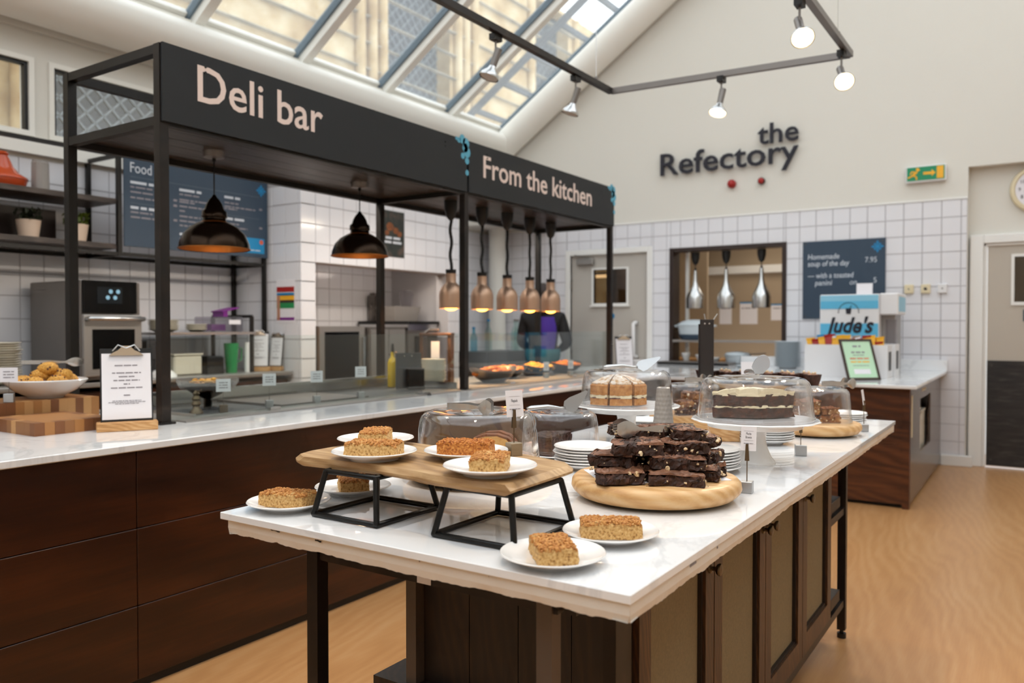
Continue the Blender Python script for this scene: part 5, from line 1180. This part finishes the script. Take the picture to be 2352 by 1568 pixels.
# things on the shelves
t = thing('tagine','glazed terracotta tagine on the upper shelf','tagine',(-5.66,2.52,2.205))
G().lathe([(0,0),(.12,0),(.135,.02),(.145,.055),(.0,.055)],32).obj('base','tagine',t,smooth=40); G().lathe([(.15,.056),(.145,.068),(.10,.095),(.065,.14),(.045,.19),(.034,.21),(.042,.222),(.03,.235),(0,.236)],32).obj('lid','tagine',t,smooth=40)
t = thing('ribbed_jar','pale grey cylindrical jar beside the tagine','jar',(-5.66,2.76,2.205)); G().lathe([(0,0),(.055,0),(.053,.2),(.05,.205),(0,.205)],28,wob=lambda a,k: .015*math.sin(a*20)).obj('body','grey_vase',t); G().cyl((0,0,.205),(0,0,.217),.048,n=24).obj('lid','grey_vase',t)
def pot_plant(x,y,z,label,seed,mat):
    t = thing('potted_plant',label,'plant',(x,y,z),group='potted plants on the lower shelf'); rnd = random.Random(seed)
    G().lathe([(0,0),(.058,0),(.075,.125),(.072,.125),(.062,.1),(0,.1)],28).obj('pot','pot_cream',t,smooth=40); G().cyl((0,0,.098),(0,0,.112),.066,n=20).obj('soil','soil',t); g = G()
    for k in range(150):
        a = rnd.random()*6.28; q = rnd.random()*.085; c = Vector((q*math.cos(a),q*math.sin(a),.125+rnd.random()*.075)); d = Vector((rnd.random()-.5,rnd.random()-.5,.3)).normalized()*.022; s_ = d.cross(Vector((0,0,1))).normalized()*.009
        g.add([c-d,c+s_,c+d,c-s_],[(0,1,2,3)])
    g.obj('foliage',mat,t,kind='stuff')
pot_plant(-5.6,2.37,1.886,'potted herb at the left edge of the lower shelf',1,'green_leaf'); pot_plant(-5.66,2.68,1.886,'dark leaved plant in a cream pot, middle of the lower shelf',2,'dark_leaf'); pot_plant(-5.62,2.98,1.886,'yellow green plant in a cream pot by the Food board',3,'green_leaf')
G().box(-5.86,-5.84,2.5,2.95,1.886,2.12).obj('dark_tray','hatch_wood'); tag(bpy.data.objects['dark_tray'],'dark tray leaning at the back of the lower shelf','tray')
# unseen battens added behind the canopy to brighten the kitchen
for y in (3.3,5.2):
    t = thing('added_batten','unseen batten lamp added to brighten the kitchen aisle behind the '+('Deli bar' if y < 4 else 'From the kitchen')+' fascia','lamp',(-3.93,y,2.36)); G().box(-.04,.04,-.6,.6,.02,.06).obj('housing','white_plastic',t); G().cyl((0,-.58,0),(0,.58,0),.02,n=10).obj('tube','tube_glow',t,smooth=True)
    for q in (-.5,.5): G().box(-.03,.10,q-.015,q+.015,.06,.075).obj('bracket','steel_dark',t)
    l = bpy.data.lights.new('batten_fill','AREA'); l.shape = 'RECTANGLE'; l.size = .08; l.size_y = 1.2; l.energy = 22; l.color = (1,.88,.74); o = bpy.data.objects.new('batten_fill',l); C.objects.link(o); o.parent = t; o.location = (0,0,-.03)
# bench clutter
t = thing('over_shelf','small steel over shelf on black legs above the back bench','shelf',(-5.6,3.9,.93)); G().box(-5.85,-5.3,3.4,4.25,1.235,1.255).obj('shelf','steel',t,world=True)
for y in (3.42,4.23):
    for x in (-5.83,-5.33): G().bar((x,y,.93),(x,y,1.38 if y > 4 else 1.235),.025).obj('leg','black_metal',t,world=True)
G().bar((-5.83,4.23,1.38),(-5.33,4.23,1.38),.025).obj('top_rail','black_metal',t,world=True)
stack(-5.5,3.56,1.256,8,'left on the steel over shelf',dz=.010,me=CREAMP,seed=21,jit=.004); stack(-5.5,3.84,1.256,5,'middle of the steel over shelf',dz=.010,me=plate_mesh(.08,.02,'small_cream_plate','porcelain_cream'),seed=22)
t = thing('storage_tub','clear plastic storage tub with a purple lid on the over shelf','tub',(-5.55,4.08,1.256)); G().box(-.17,.17,-.11,.11,0,.12).obj('tub','plastic_clear',t,bevel=.01); G().box(-.05,.1,.0,.16,.16,.17).xf(Matrix.Rotation(R(12),4,'X')).obj('lid','purple',t); G().box(-.15,.02,-.08,.05,.01,.06).obj('contents','purple',t); G().box(.171,.173,-.03,.08,.06,.095).obj('label_strip','paper',t); G().box(-.05,.09,-.02,.02,.12,.165).obj('lid_stay','purple',t)
t = thing('green_jug','tall green plastic jug on the back bench','jug',(-5.38,4.07,.9302)); G().lathe([(0,0),(.042,0),(.058,.235),(.055,.235),(.04,.006),(0,.006)],24).obj('body','green_plastic',t,smooth=40); G().tube([(0,.055,.2),(0,.1,.19),(0,.095,.1),(0,.05,.08)],.007,8).obj('handle','green_plastic',t,smooth=True)
t = thing('white_tube','slim white upright tube beside the green jug','tube',(-5.34,4.19,.9302)); G().cyl((0,0,0),(0,0,.23),.02,n=16).obj('body','white_plastic',t,smooth=40); G().cyl((0,0,.23),(0,0,.24),.021,n=16).obj('cap','white_plastic',t)
t = thing('cream_tub','square cream tub on the back bench','tub',(-5.42,3.66,.9302)); G().box(-.08,.08,-.12,.12,0,.15).obj('body','porcelain_cream',t,bevel=.012); G().box(-.085,.085,-.125,.125,.15,.162).obj('rim','porcelain_cream',t,bevel=.003)
t = thing('black_caddy','low black caddy between the tub and the green jug','caddy',(-5.4,3.90,.9302)); G().box(-.08,.08,-.09,.06,0,.13).obj('body','black',t,bevel=.006); G().box(-.07,.07,-.08,.05,.131,.137).obj('lid','slate_grey_panel',t)
t = thing('upturned_bowl','white upturned bowl at the left of the back bench','bowl',(-5.30,3.42,.9302)); G().lathe([(.10,0),(.095,.02),(.06,.05),(.03,.058),(0,.058)],28).obj('body','porcelain',t,smooth=40); G().cyl((0,0,.058),(0,0,.063),.03,n=18).obj('foot_ring','porcelain',t)
t = thing('coffee_machine','dark appliance behind the canopy post on the bench','machine',(-5.62,3.30,.9302)); G().box(-.2,.2,-.08,.08,0,.27).obj('body','black_metal',t,bevel=.01); G().box(.2,.203,-.04,.03,.14,.2).obj('panel','steel_dark',t)
clipboard_stand(-5.36,4.31,.9302,R(42),'white sheet clipboard at the right end of the back bench',w_=.17,h_=.30); clipboard_stand(-5.30,4.44,.9302,R(20),'second clipboard half hidden at the pillar',w_=.11,h_=.28)
# posters
t = thing('colour_poster','safety poster with red, blue, yellow and green bands on the tiled pillar','poster',(-5.255,PY0,1.33)); G().box(-.115,.115,-.003,-.0015,0,.36).obj('sheet','paper',t)
for z, c in ((.255,'red_plastic'),(.225,'sign_blue'),(.185,'exit_yellow'),(.165,'frame_brown'),(.12,'green_plastic'),(.02,'purple')): G().box(-.11,.105,-.0042,-.003,z,z+(.045 if c in ('red_plastic','green_plastic','exit_yellow') else .024)).obj('colour_band',c,t)
G().box(-.105,-.07,-.0052,-.0042,.02,.23).obj('figure','skin',t)
noisy('poster_dark',[(.3,'#131615'),(.5,'#2a302c'),(.7,'#59473c')],9,.5,detail=5)
t = thing('dark_poster','dark food poster with white lettering on the tiled bay','poster',(PX,5.645,1.95)); G().box(.0015,.004,-.15,.15,0,.43).obj('sheet','poster_dark',t)
for z, w_ in ((.165,.2),(.125,.24)): scribble(t,(.0045,-w_/2-.01,z),'x',w_,.035,'board_text',seed=int(z*100),world=False)
g = G()
for a,b,r_ in ((-.05,.28,.05),(.03,.25,.04),(.08,.22,.035),(-.09,.22,.03)): g.disc((.0046,a,b),r_,14,'x',r_*.8)
g.obj('food_picture','loaf_crust',t)
# recess: fridge, units, basket
t = thing('display_fridge','steel framed black glass door fridge in the tiled recess','fridge',(-5.5,5.1,0)); G().box(-5.86,-5.22,4.85,5.42,.0,1.30).obj('cabinet','steel_dark',t,world=True); 
G().box(-5.22,-5.19,4.83,5.38,.12,1.30).obj('door_frame','steel_flat',t,world=True); G().box(-5.19,-5.187,4.89,5.31,.2,1.25).obj('glass','black_gloss',t,world=True); G().bar((-5.17,5.35,.8),(-5.17,5.35,1.2),.02).obj('handle','steel',t,world=True)
t = thing('oak_end_panel','narrow oak panel left of the fridge','panel',(-5.4,4.76,0)); G().box(-5.8,-5.25,4.72,4.80,0,1.25).obj('board','oak_block',t,world=True); G().box(-5.8,-5.24,4.715,4.805,1.25,1.27).obj('cap','oak_block',t,world=True)
t = thing('steel_cupboard','tall stainless cupboard right of the fridge','cupboard',(-5.5,5.75,0)); G().box(-5.86,-5.22,5.46,5.98,0,1.29).obj('body','steel_dark',t,world=True); G().box(-5.22,-5.2,5.48,5.72,.1,1.27).obj('door','steel_flat',t,world=True); G().box(-5.22,-5.2,5.73,5.96,.1,1.27).obj('door','steel_flat',t,world=True)
t = thing('dish_machine','steel dishwasher with a black lid in the recess','machine',(-5.5,6.2,0)); G().box(-5.86,-5.2,6.0,6.46,0,1.26).obj('body','steel_dark',t,world=True); G().box(-5.2,-5.185,6.1,6.44,.4,1.2).obj('front','black_gloss',t,world=True); G().box(-5.87,-5.18,5.99,6.47,1.32,1.35).obj('lid','black',t,world=True); G().box(-5.86,-5.2,6.0,6.46,1.26,1.32).obj('neck','steel',t,world=True)
t = thing('plastic_basket','grey plastic basket of jugs on the cupboard','basket',(-5.5,5.98,1.351))
G().add([(-.1,-.17,0),(.1,-.17,0),(.1,.17,0),(-.1,.17,0),(-.13,-.2,.15),(.13,-.2,.15),(.13,.2,.15),(-.13,.2,.15)],[(0,3,2,1),(0,1,5,4),(1,2,6,5),(2,3,7,6),(3,0,4,7)]).obj('basket','grey_vase',t); G().lathe([(0,0),(.05,0),(.075,.16),(.06,.2),(0,.2)],18).move(0,.12,.12).obj('upturned_jug','plastic_clear',t); t.location = (-5.5,6.2,1.351)
t = thing('hand_dryer','dark grey wall dispenser at the left of the recess back wall','dispenser',(-5.9,6.22,1.33)); G().box(.0,.12,-.08,.08,0,.32).obj('body','steel_dark',t,bevel=.03,seg=2); G().box(.12,.125,-.05,.05,.05,.25).obj('front','slate_grey_panel',t)
t = thing('added_strip_lamp','unseen strip lamp added behind the lintel to brighten the tiled recess','lamp',(PX-.19,5.6,1.875)); G().box(-.02,.02,-.7,.7,.012,.03).obj('housing','white_plastic',t); G().box(-.015,.015,-.68,.68,.008,.012).obj('diffuser','tube_glow',t)
l = bpy.data.lights.new('strip_fill','AREA'); l.shape = 'RECTANGLE'; l.size = .03; l.size_y = 1.4; l.energy = 7; l.color = (1,.9,.8); o = bpy.data.objects.new('strip_fill',l); C.objects.link(o); o.parent = t; o.rotation_euler = (0,R(-25),0)  # unseen strip, added behind the lintel to lighten the recess
# bottles on the far bench
t = thing('drinks_bench','dark bench with drinks along the far left corner','bench',(-5.1,7.75,0)); G().box(-5.55,-4.9,6.95,8.1,.86,.9).obj('worktop','steel_flat',t,world=True); G().box(-5.53,-4.95,6.97,8.08,0,.86).obj('body','steel_dark',t,world=True); G().box(-5.4,-4.95,7.0,7.9,.9,1.02).obj('rack','slate_grey_panel',t,world=True)
def bottle(x,y,z,h,r,mat,cap,label):
    t = thing('bottle',label,'bottle',(x,y,z),group='bottles on the far bench'); G().lathe([(0,0),(r,0),(r,h*.55),(r*.85,h*.65),(r*.4,h*.78),(r*.38,h*.93),(0,h*.93)],18).obj('body',mat,t,smooth=40); G().cyl((0,0,h*.93),(0,0,h),r*.42,n=12).obj('cap',cap,t)
bottle(-5.2,7.10,1.021,.27,.04,'water_blue','sign_blue','blue water bottle nearest the canopy post'); bottle(-5.25,7.45,1.021,.36,.042,'bottle_glass','sign_blue','tall clear bottle with a blue cap'); bottle(-5.0,7.62,1.021,.36,.045,'bottle_glass','steel','first of three clear swing top bottles'); bottle(-5.05,7.75,1.021,.36,.045,'bottle_glass','steel','middle of three clear swing top bottles'); bottle(-5.02,7.87,1.021,.36,.045,'bottle_glass','steel','last of three clear swing top bottles')
# ================================================================== TILL COUNTER
t = thing('till_counter','dark wood till counter with white top by the far wall','counter',(-1.7,7.2,0))
G().box(-2.64,-.705,6.17,8.425,CZ-.025,CZ).obj('worktop','quartz',t,world=True,bevel=.003); G().box(-2.64,-.705,8.40,8.435,CZ,CZ+.10).obj('upstand','quartz',t,world=True,bevel=.003)
zz = [.03,.245,.46,.66,CZ-.027]
for a,b in zip(zz,zz[1:]): G().box(-2.63,-.80,6.245,6.27,a,b-.001).obj('front_board','till_wood',t,world=True)
G().box(-.80,-.755,6.24,6.3,.0,CZ-.026).obj('corner_post','till_wood',t,world=True); G().box(-2.62,-.80,6.30,8.4,0,.03).obj('plinth','black',t,world=True)
pbr('end_laminate','#5c4d44',.22); BINH = (6.85,7.55,.33,.74)
for a,b,c,d in strips((6.3,8.40,.03,CZ-.026),[BINH]): G().box(-.775,-.757,a,b,c,d).obj('end_panel','end_laminate',t,world=True)
G().box(-1.25,-1.23,6.8,7.6,.03,.8).obj('bin_back','black',t,world=True); G().box(-2.63,-2.61,6.3,8.4,0,CZ-.03).obj('end_panel','till_wood',t,world=True)
scribble(t,(-.756,6.95,.79),'x',.25,.035,'cream_plastic',seed=3); G().box(-.757,-.755,6.34,6.40,.5,.8).obj('pale_strip','cream_plastic',t,world=True)
for k,(a,b,h_) in enumerate(((6.88,7.14,.60),(7.18,7.45,.57))):
    q = thing('waste_bin','cream waste bin, '+['front','rear'][k]+' one in the till counter opening','bin',(-.98,(a+b)/2,.033)); G().box(-1.18,-.79,a,b,.033,.033+h_).obj('body','porcelain_cream',q,world=True,bevel=.01); G().box(-1.19,-.785,a-.005,b+.005,.033+h_,.05+h_).obj('rim','porcelain_cream',q,world=True)
# ice cream machine
t = thing('milkshake_machine','white and blue striped Jude\'s milkshake machine on the till counter','machine',(-1.4,7.75,CZ+.0002))
G().box(-1.665,-1.17,7.6,8.1,CZ,1.585).obj('body','white_plastic',t,world=True,bevel=.008); G().box(-1.17,-1.02,7.62,8.1,1.40,1.59).obj('head','white_plastic',t,world=True,bevel=.01); G().box(-1.17,-1.06,7.75,8.1,CZ,1.40).obj('column','steel_flat',t,world=True); G().cyl((-1.09,7.72,1.05),(-1.09,7.72,1.36),.045,n=18).obj('cup_tube','plastic_clear',t,world=True)
pbr('stripe_blue','#5fb9de',.4); pbr('stripe_pale','#8fcbe4',.4)
for a,b,c in ((1.525,1.578,'stripe_pale'),(1.455,1.525,'stripe_blue'),(1.20,1.325,'stripe_blue'),(.96,1.08,'stripe_blue')): G().box(-1.66,-1.175,7.597,7.6,a,b).obj('stripe',c,t,world=True)
G().box(-1.0201,-1.0185,7.66,8.06,1.43,1.56).obj('side_stripe','stripe_pale',t,world=True)
text('lettering',"Jude's",.19,'ink',t,(-1.62,7.5965,1.245),'y',width=.41,extrude=.0006,shear=.3,bold=.006)
g = G(); 
for k in range(15): a = math.pi*k/14; g.cbox(-1.42+.085*math.cos(a),7.5955,1.425+.085*math.sin(a),.009,.001,.012)
g.prism([(-1.445,1.46),(-1.395,1.46),(-1.402,1.41),(-1.438,1.41)],7.595,7.5962,'y'); g.bar((-1.41,7.5955,1.46),(-1.395,7.5955,1.485),.006,.001,up=(0,1,0)); g.obj('cup_emblem','ink',t,world=True)
t = thing('acrylic_notice','small clear stand with white notice on top of the milkshake machine','sign',(-1.30,7.66,1.586),R(8)); G().box(-.065,.065,0,.003,0,.10).xf(Matrix.Rotation(R(-15),4,'X')).obj('sheet','paper',t); G().box(-.068,.068,.003,.006,0,.104).xf(Matrix.Rotation(R(-15),4,'X')).obj('clear_back','plastic_clear',t); G().box(-.065,.065,0,.06,0,.003).obj('foot','plastic_clear',t)
# snack boxes
def snack_box(x0,x1,y0,y1,label,seed):
    t = thing('snack_box',label,'box',((x0+x1)/2,(y0+y1)/2,CZ+.0002)); h = .265
    g = G().box(x0,x1,y0,y0+.012,CZ+.0003,CZ+h); g.box(x0,x1,y1-.012,y1,CZ+.0003,CZ+h); g.box(x0,x0+.012,y0+.012,y1-.012,CZ+.0003,CZ+h); g.box(x1-.012,x1,y0+.012,y1-.012,CZ+.0003,CZ+h); g.box(x0+.012,x1-.012,y0+.012,y1-.012,CZ+.0003,CZ+.012); g.obj('box','white_plastic',t,world=True)
    G().box(x1,x1+.003,y0+.07,y1-.07,CZ+.06,CZ+.21).obj('chalk_label','slate_grey_panel',t,world=True); return t
snack_box(-1.625,-.995,6.87,7.13,'front white box of snack packets on the till counter',1); snack_box(-1.58,-.985,7.20,7.45,'rear white box of snack packets on the till counter',2)
rnd = random.Random(9)
for row,(ya,nm,n_) in enumerate(((6.93,'front',12),(7.03,'rear',12),(7.30,'back box',11))):
    for k in range(n_):
        x = -1.585+.047*k; hgt = .25+rnd.random()*.06; cc = ['exit_yellow','tagine','exit_yellow','red_plastic','exit_yellow','tagine'][rnd.randrange(6)] if row < 2 else ['white_plastic','steel','sign_blue','steel'][rnd.randrange(4)]
        t = thing('snack_packet','%s snack packet, %s from the left in the %s row of the white boxes' % ({'exit_yellow':'yellow','tagine':'orange','red_plastic':'red','white_plastic':'white','steel':'silver','sign_blue':'blue'}[cc],['first','second','third','fourth','fifth','sixth','seventh','eighth','ninth','tenth','eleventh','twelfth'][k],nm),'packet',(x,ya,CZ+.0135),rnd.random()*.5,'snack packets in the white boxes')
        dx = rnd.random()*.02-.01; G().add([(-.017,-.012,0),(.017,-.012,0),(.017,.03,0),(-.017,.03,0),(-.02,-.018,hgt*.7),(.02,-.018,hgt*.7),(.02,.035,hgt*.7),(-.02,.035,hgt*.7),(-.03+dx,.005,hgt),(.028+dx,.003,hgt+.012),(.03+dx,.012,hgt+.01),(-.028+dx,.014,hgt-.004)],[(0,3,2,1),(0,1,5,4),(1,2,6,5),(2,3,7,6),(3,0,4,7),(4,5,9,8),(5,6,10,9),(6,7,11,10),(7,4,8,11),(8,9,10,11)]).obj('wrapper',cc,t)
        G().add([(-.032+dx,.004,hgt),(.03+dx,.003,hgt+.012),(.034+dx,.004,hgt+.03),(.0+dx,.02,hgt+.022),(-.036+dx,.004,hgt+.024)],[(0,1,2,3,4)]).obj('crimped_top',cc if rnd.random() > .3 else 'red_plastic',t)
t = thing('framed_notice','dark framed pale green notice leaning on the snack boxes','frame',(-1.115,6.60,CZ+.0002),VA+R(8)); M_ = Matrix.Rotation(R(-24),4,'X') @ Matrix.Diagonal((1.12,1,1.12,1))
G().box(-.118,.118,.0,.012,0,.30).xf(M_).obj('backing','frame_brown',t)
for a,b,c,d in ((-.122,-.106,0,.305),(.106,.122,0,.305),(-.106,.106,0,.016),(-.106,.106,.289,.305)): G().box(a,b,-.008,.004,c,d).xf(M_).obj('frame_bar','frame_brown',t)
pg = G().box(-.106,.106,-.002,-.0005,.016,.289).xf(M_).obj('sheet','mint_paper',t)
for w_, z, h_, c in ((.06,.245,.02,'ink_soft'),(.1,.2,.018,'ink_soft'),(.08,.182,.008,'ink_soft'),(.14,.155,.014,'orange_dot'),(.14,.13,.014,'exit_yellow'),(.12,.105,.006,'ink_soft')): scribble(pg,None,'y',w_,h_,c,mx=M_ @ Matrix.Translation((-w_/2,-.0026,z)) @ AX['y'],world=False,seed=int(z*1000))
G().box(-.06,.06,-.0032,-.002,.045,.08).xf(M_).obj('white_label','paper',pg)
FP = plate_mesh(.13,.02,'far_plate','plate_blue'); stack(-2.08,8.12,CZ+.0002,20,'right of the serving hatch',dz=.0128,me=FP,seed=31,jit=.002)
t = thing('low_dish','wide white dish left of the tall plate stack','dish',(-2.42,8.05,CZ+.0002)); G().lathe([(0,0),(.13,0),(.16,.022),(.155,.022),(.12,.006),(0,.006)],30).obj('body','plate_blue',t,smooth=40); G().lathe([(.158,.02),(.165,.022),(.158,.024)],30).obj('rim','plate_blue',t)
t = thing('hot_plate','dark hot plate strip under the serving hatch','hot plate',(-3.08,8.25,CZ+.0002)); G().box(-.4,.4,-.12,.12,0,.035).obj('body','steel_dark',t,bevel=.004); G().box(-.39,.39,-.125,-.12,.005,.03).obj('front_strip','black',t)
# hatch contents
t = thing('casserole_pot','large pale enamel casserole pot on the hatch shelf','pot',(-3.20,8.52,1.1502)); t.scale = (1.25,1.0,1.2); G().lathe([(0,0),(.115,0),(.13,.02),(.15,.13),(.0,.13)],32).obj('body','plate_blue',t,smooth=40); G().lathe([(0,0),(.116,0),(.131,.02),(.137,.05),(.1355,.05)],32).obj('dark_base','slate_board',t,smooth=40); G().lathe([(.155,.13),(.155,.142),(.11,.17),(.05,.185),(0,.187)],32).obj('lid','plate_blue',t,smooth=40)
for s_ in (-1,1): G().tube([(s_*.145,-.04,.125),(s_*.19,-.03,.128),(s_*.19,.03,.128),(s_*.145,.04,.125)],.010,8).obj('handle','plate_blue',t)
for k,(x,r_,h_,lb) in enumerate(((-3.30,.05,.10,'white cup at the left of the hatch sill'),(-3.13,.058,.085,'white bowl in the middle of the hatch sill'),(-2.97,.06,.055,'shallow white bowl right on the hatch sill'))): bowl('sill_bowl',x,8.53,.9002,r_,h_,'porcelain',lb)
t = thing('kitchen_pan','pale pan on the hatch sill behind the dark post','pan',(-2.72,8.55,.9002)); G().lathe([(0,0),(.12,0),(.14,.09),(0,.09)],28).obj('body','plate_blue',t,smooth=40); G().lathe([(.145,.09),(.12,.115),(0,.13)],28).obj('lid','plate_blue',t,smooth=40); G().bar((.13,0,.1),(.3,0,.11),.02,.012).obj('handle','steel_dark',t)
t = thing('kitchen_unit','wooden kitchen unit behind the hatch','unit',(-2.7,9.6,0)); G().box(-3.9,-1.5,9.3,9.9,.85,.9).obj('worktop','oak_block',t,world=True); G().box(-3.9,-1.5,9.35,9.9,0,.85).obj('body','oak_block',t,world=True)
t = thing('kitchen_rack','dark metal rack on the kitchen worktop','rack',(-2.05,9.6,.9))
for x in (-2.3,-1.85): G().bar((x,9.6,.9),(x,9.6,1.35),.03).obj('leg','black_metal',t,world=True)
G().box(-2.33,-1.82,9.4,9.8,1.33,1.36).obj('shelf','black_metal',t,world=True); G().box(-2.2,-1.84,9.45,9.75,1.36,1.46).obj('tray','black',t,world=True)
for k,(x,z,w_,h_,c,lb) in enumerate(((-3.62,1.33,.17,.30,'paper','left white notice on the kitchen wall'),(-3.30,1.33,.24,.30,'paper','second white notice on the kitchen wall'),(-2.85,1.38,.3,.22,'paper','wide white notice on the kitchen wall'))):
    q = thing('kitchen_notice',lb,'notice',(x,YW+2.4,z)); G().box(-w_/2,w_/2,-.006,-.001,0,h_).obj('sheet',c,q); scribble(q,(-w_*.4,-.007,h_*.7),'y',w_*.8,.02,seed=k,world=False); G().box(-w_/2,w_/2,-.007,-.006,h_-.02,h_).obj('heading','sign_blue',q)
q = thing('kitchen_poster','colour banded poster on the kitchen wall','poster',(-2.38,YW+2.4,1.47))
for k,c in enumerate(('purple','green_plastic','exit_yellow','red_plastic')): G().box(-.12,.12,-.006,-.001,.08*k,.08*k+.079).obj('colour_band',c,q)
q = thing('bread_pile','pile of small golden rolls on the hatch sill','bread',(-2.40,8.62,.9002)); rnd = random.Random(4)
for k in range(9): G().ball((-.12+.06*(k%5)+.01*rnd.random(),.04*(k//5)-.02,.022+.035*(k//5)),.026,9,6,sz=.8,jit=.2,seed=k).obj('roll','loaf_crust',q,smooth=True)
# ================================================================== PERSON
def skin_body():
    J = {'pelvis':(0,0,.95,.16,.12),'waist':(0,.0,1.08,.155,.115),'chest':(0,-.01,1.26,.19,.125),'shl':(0,-.01,1.41,.15,.095),'neck':(0,.0,1.49,.055,.055),'head0':(0,.015,1.56,.075,.085),'head1':(0,.02,1.64,.085,.1),'head2':(0,.015,1.70,.06,.07),
         'lsh':(-.185,-.01,1.39,.075,.075),'lel':(-.235,.02,1.13,.062,.062),'lwr':(-.16,.26,1.05,.038,.038),'lha':(-.13,.35,1.05,.03,.02),'rsh':(.185,-.01,1.39,.075,.075),'rel':(.265,-.03,1.12,.062,.062),'rwr':(.18,.20,1.05,.038,.038),'rha':(.14,.33,1.06,.03,.02),
         'lhip':(-.09,0,.90,.095,.095),'lkn':(-.10,.01,.50,.062,.062),'lan':(-.10,-.02,.09,.045,.045),'lto':(-.11,.14,.04,.035,.03),'rhip':(.09,0,.90,.095,.095),'rkn':(.10,.03,.50,.062,.062),'ran':(.11,.0,.09,.045,.045),'rto':(.12,.16,.04,.035,.03)}
    E_ = [('pelvis','waist'),('waist','chest'),('chest','shl'),('shl','neck'),('neck','head0'),('head0','head1'),('head1','head2'),('shl','lsh'),('lsh','lel'),('lel','lwr'),('lwr','lha'),('shl','rsh'),('rsh','rel'),('rel','rwr'),('rwr','rha'),('pelvis','lhip'),('lhip','lkn'),('lkn','lan'),('lan','lto'),('pelvis','rhip'),('rhip','rkn'),('rkn','ran'),('ran','rto')]
    return J, E_
def skinned(name, J, E_, root, mat, parent, sub=2):
    ks = list(J); me = bpy.data.meshes.new(name); me.from_pydata([J[k][:3] for k in ks],[(ks.index(a),ks.index(b)) for a,b in E_],[])
    o = bpy.data.objects.new(name,me); C.objects.link(o); md = o.modifiers.new('s','SKIN'); md.use_smooth_shade = True
    for i,k in enumerate(ks): me.skin_vertices[0].data[i].radius = J[k][3:5]; me.skin_vertices[0].data[i].use_root = (k == root)
    s2 = o.modifiers.new('d','SUBSURF'); s2.levels = sub; s2.render_levels = sub; bpy.context.view_layer.update()
    m2 = bpy.data.meshes.new_from_object(o.evaluated_get(bpy.context.evaluated_depsgraph_get())); m2.materials.clear()
    for q in (mat if isinstance(mat,list) else [mat]): m2.materials.append(MT[q])
    bpy.data.objects.remove(o); o = bpy.data.objects.new(name,m2); C.objects.link(o); o.parent = parent; return o
pt = thing('person','person in a black jacket with a purple back panel standing behind the counter','person',(-4.40,7.25,0),R(28))
J, E_ = skin_body(); body = skinned('body',J,E_,'pelvis',['skin','jacket','jeans','black'],pt)
for p in body.data.polygons:
    c = p.center; z = c.z; arm = abs(c.x) > .13 and c.y > .2 and z < 1.2
    p.material_index = 0 if (z > 1.475 or arm) else (1 if z > .93 else (2 if z > .1 else 3)); p.use_smooth = True
# fingers
for s_, w in ((-1,(-.13,.36,1.05)),(1,(.14,.34,1.06))):
    for k in range(4): G().tube([(w[0]+(k-1.5)*.013,w[1],w[2]),(w[0]+(k-1.5)*.014,w[1]+.045-.004*abs(k-1.5),w[2]-.008),(w[0]+(k-1.5)*.013,w[1]+.07-.006*abs(k-1.5),w[2]-.03)],[.009,.008,.006],7).obj('finger','skin',pt,smooth=True)
    G().tube([(w[0]-s_*.02,w[1]-.02,w[2]),(w[0]-s_*.042,w[1]+.015,w[2]-.005),(w[0]-s_*.045,w[1]+.045,w[2]-.015)],[.010,.009,.007],7).obj('thumb','skin',pt,smooth=True)
g = G().ball((0,.0,1.645),.108,18,12,sz=1.05); g.v = [(x*.92,(y*1.08 if y < .03 else min(y,.055+(z-1.6)*.4)),z) for x,y,z in g.v]; g.obj('hair','hair',pt,smooth=True)
g = G().tube([(0,-.09,1.6),(0,-.12,1.54),(0,-.115,1.46),(0,-.10,1.42)],[.05,.05,.04,.015],10); g.obj('hair_tail','hair',pt,smooth=True)
for s_ in (-1,1): G().ball((s_*.086,.02,1.625),.018,8,6).obj('ear','skin',pt,smooth=True); G().ball((s_*.03,.103,1.635),.010,8,6).obj('eye','porcelain',pt,smooth=True)
G().tube([(0,.11,1.64),(0,.128,1.605),(0,.115,1.598)],[.008,.012,.009],8).obj('nose','skin',pt,smooth=True); G().tube([(-.022,.103,1.572),(0,.108,1.569),(.022,.103,1.572)],.005,6).obj('mouth','red_plastic',pt,smooth=True)
# purple back panel following the jacket back
g = G(); rows = [(1.40,.10,.115),(1.33,.125,.132),(1.24,.13,.136),(1.14,.12,.128),(1.06,.10,.125)]
for z, w_, d in rows:
    for k in range(7): u = -1+2*k/6; g.v.append((w_*u*.8+.045, -d*math.sqrt(max(.05,1-(u*.72)**2))-.012, z))
for r_ in range(4):
    for k in range(6): a = r_*7+k; g.f.append((a,a+1,a+8,a+7))
g.obj('back_panel','purple_cloth',pt,smooth=True)
G().lathe([(.175,.93),(.19,1.0),(.185,1.06),(.17,1.06)],24).xf(Matrix.Diagonal((1,.8,1,1))).obj('jacket_hem','teal_cloth',pt,smooth=True)
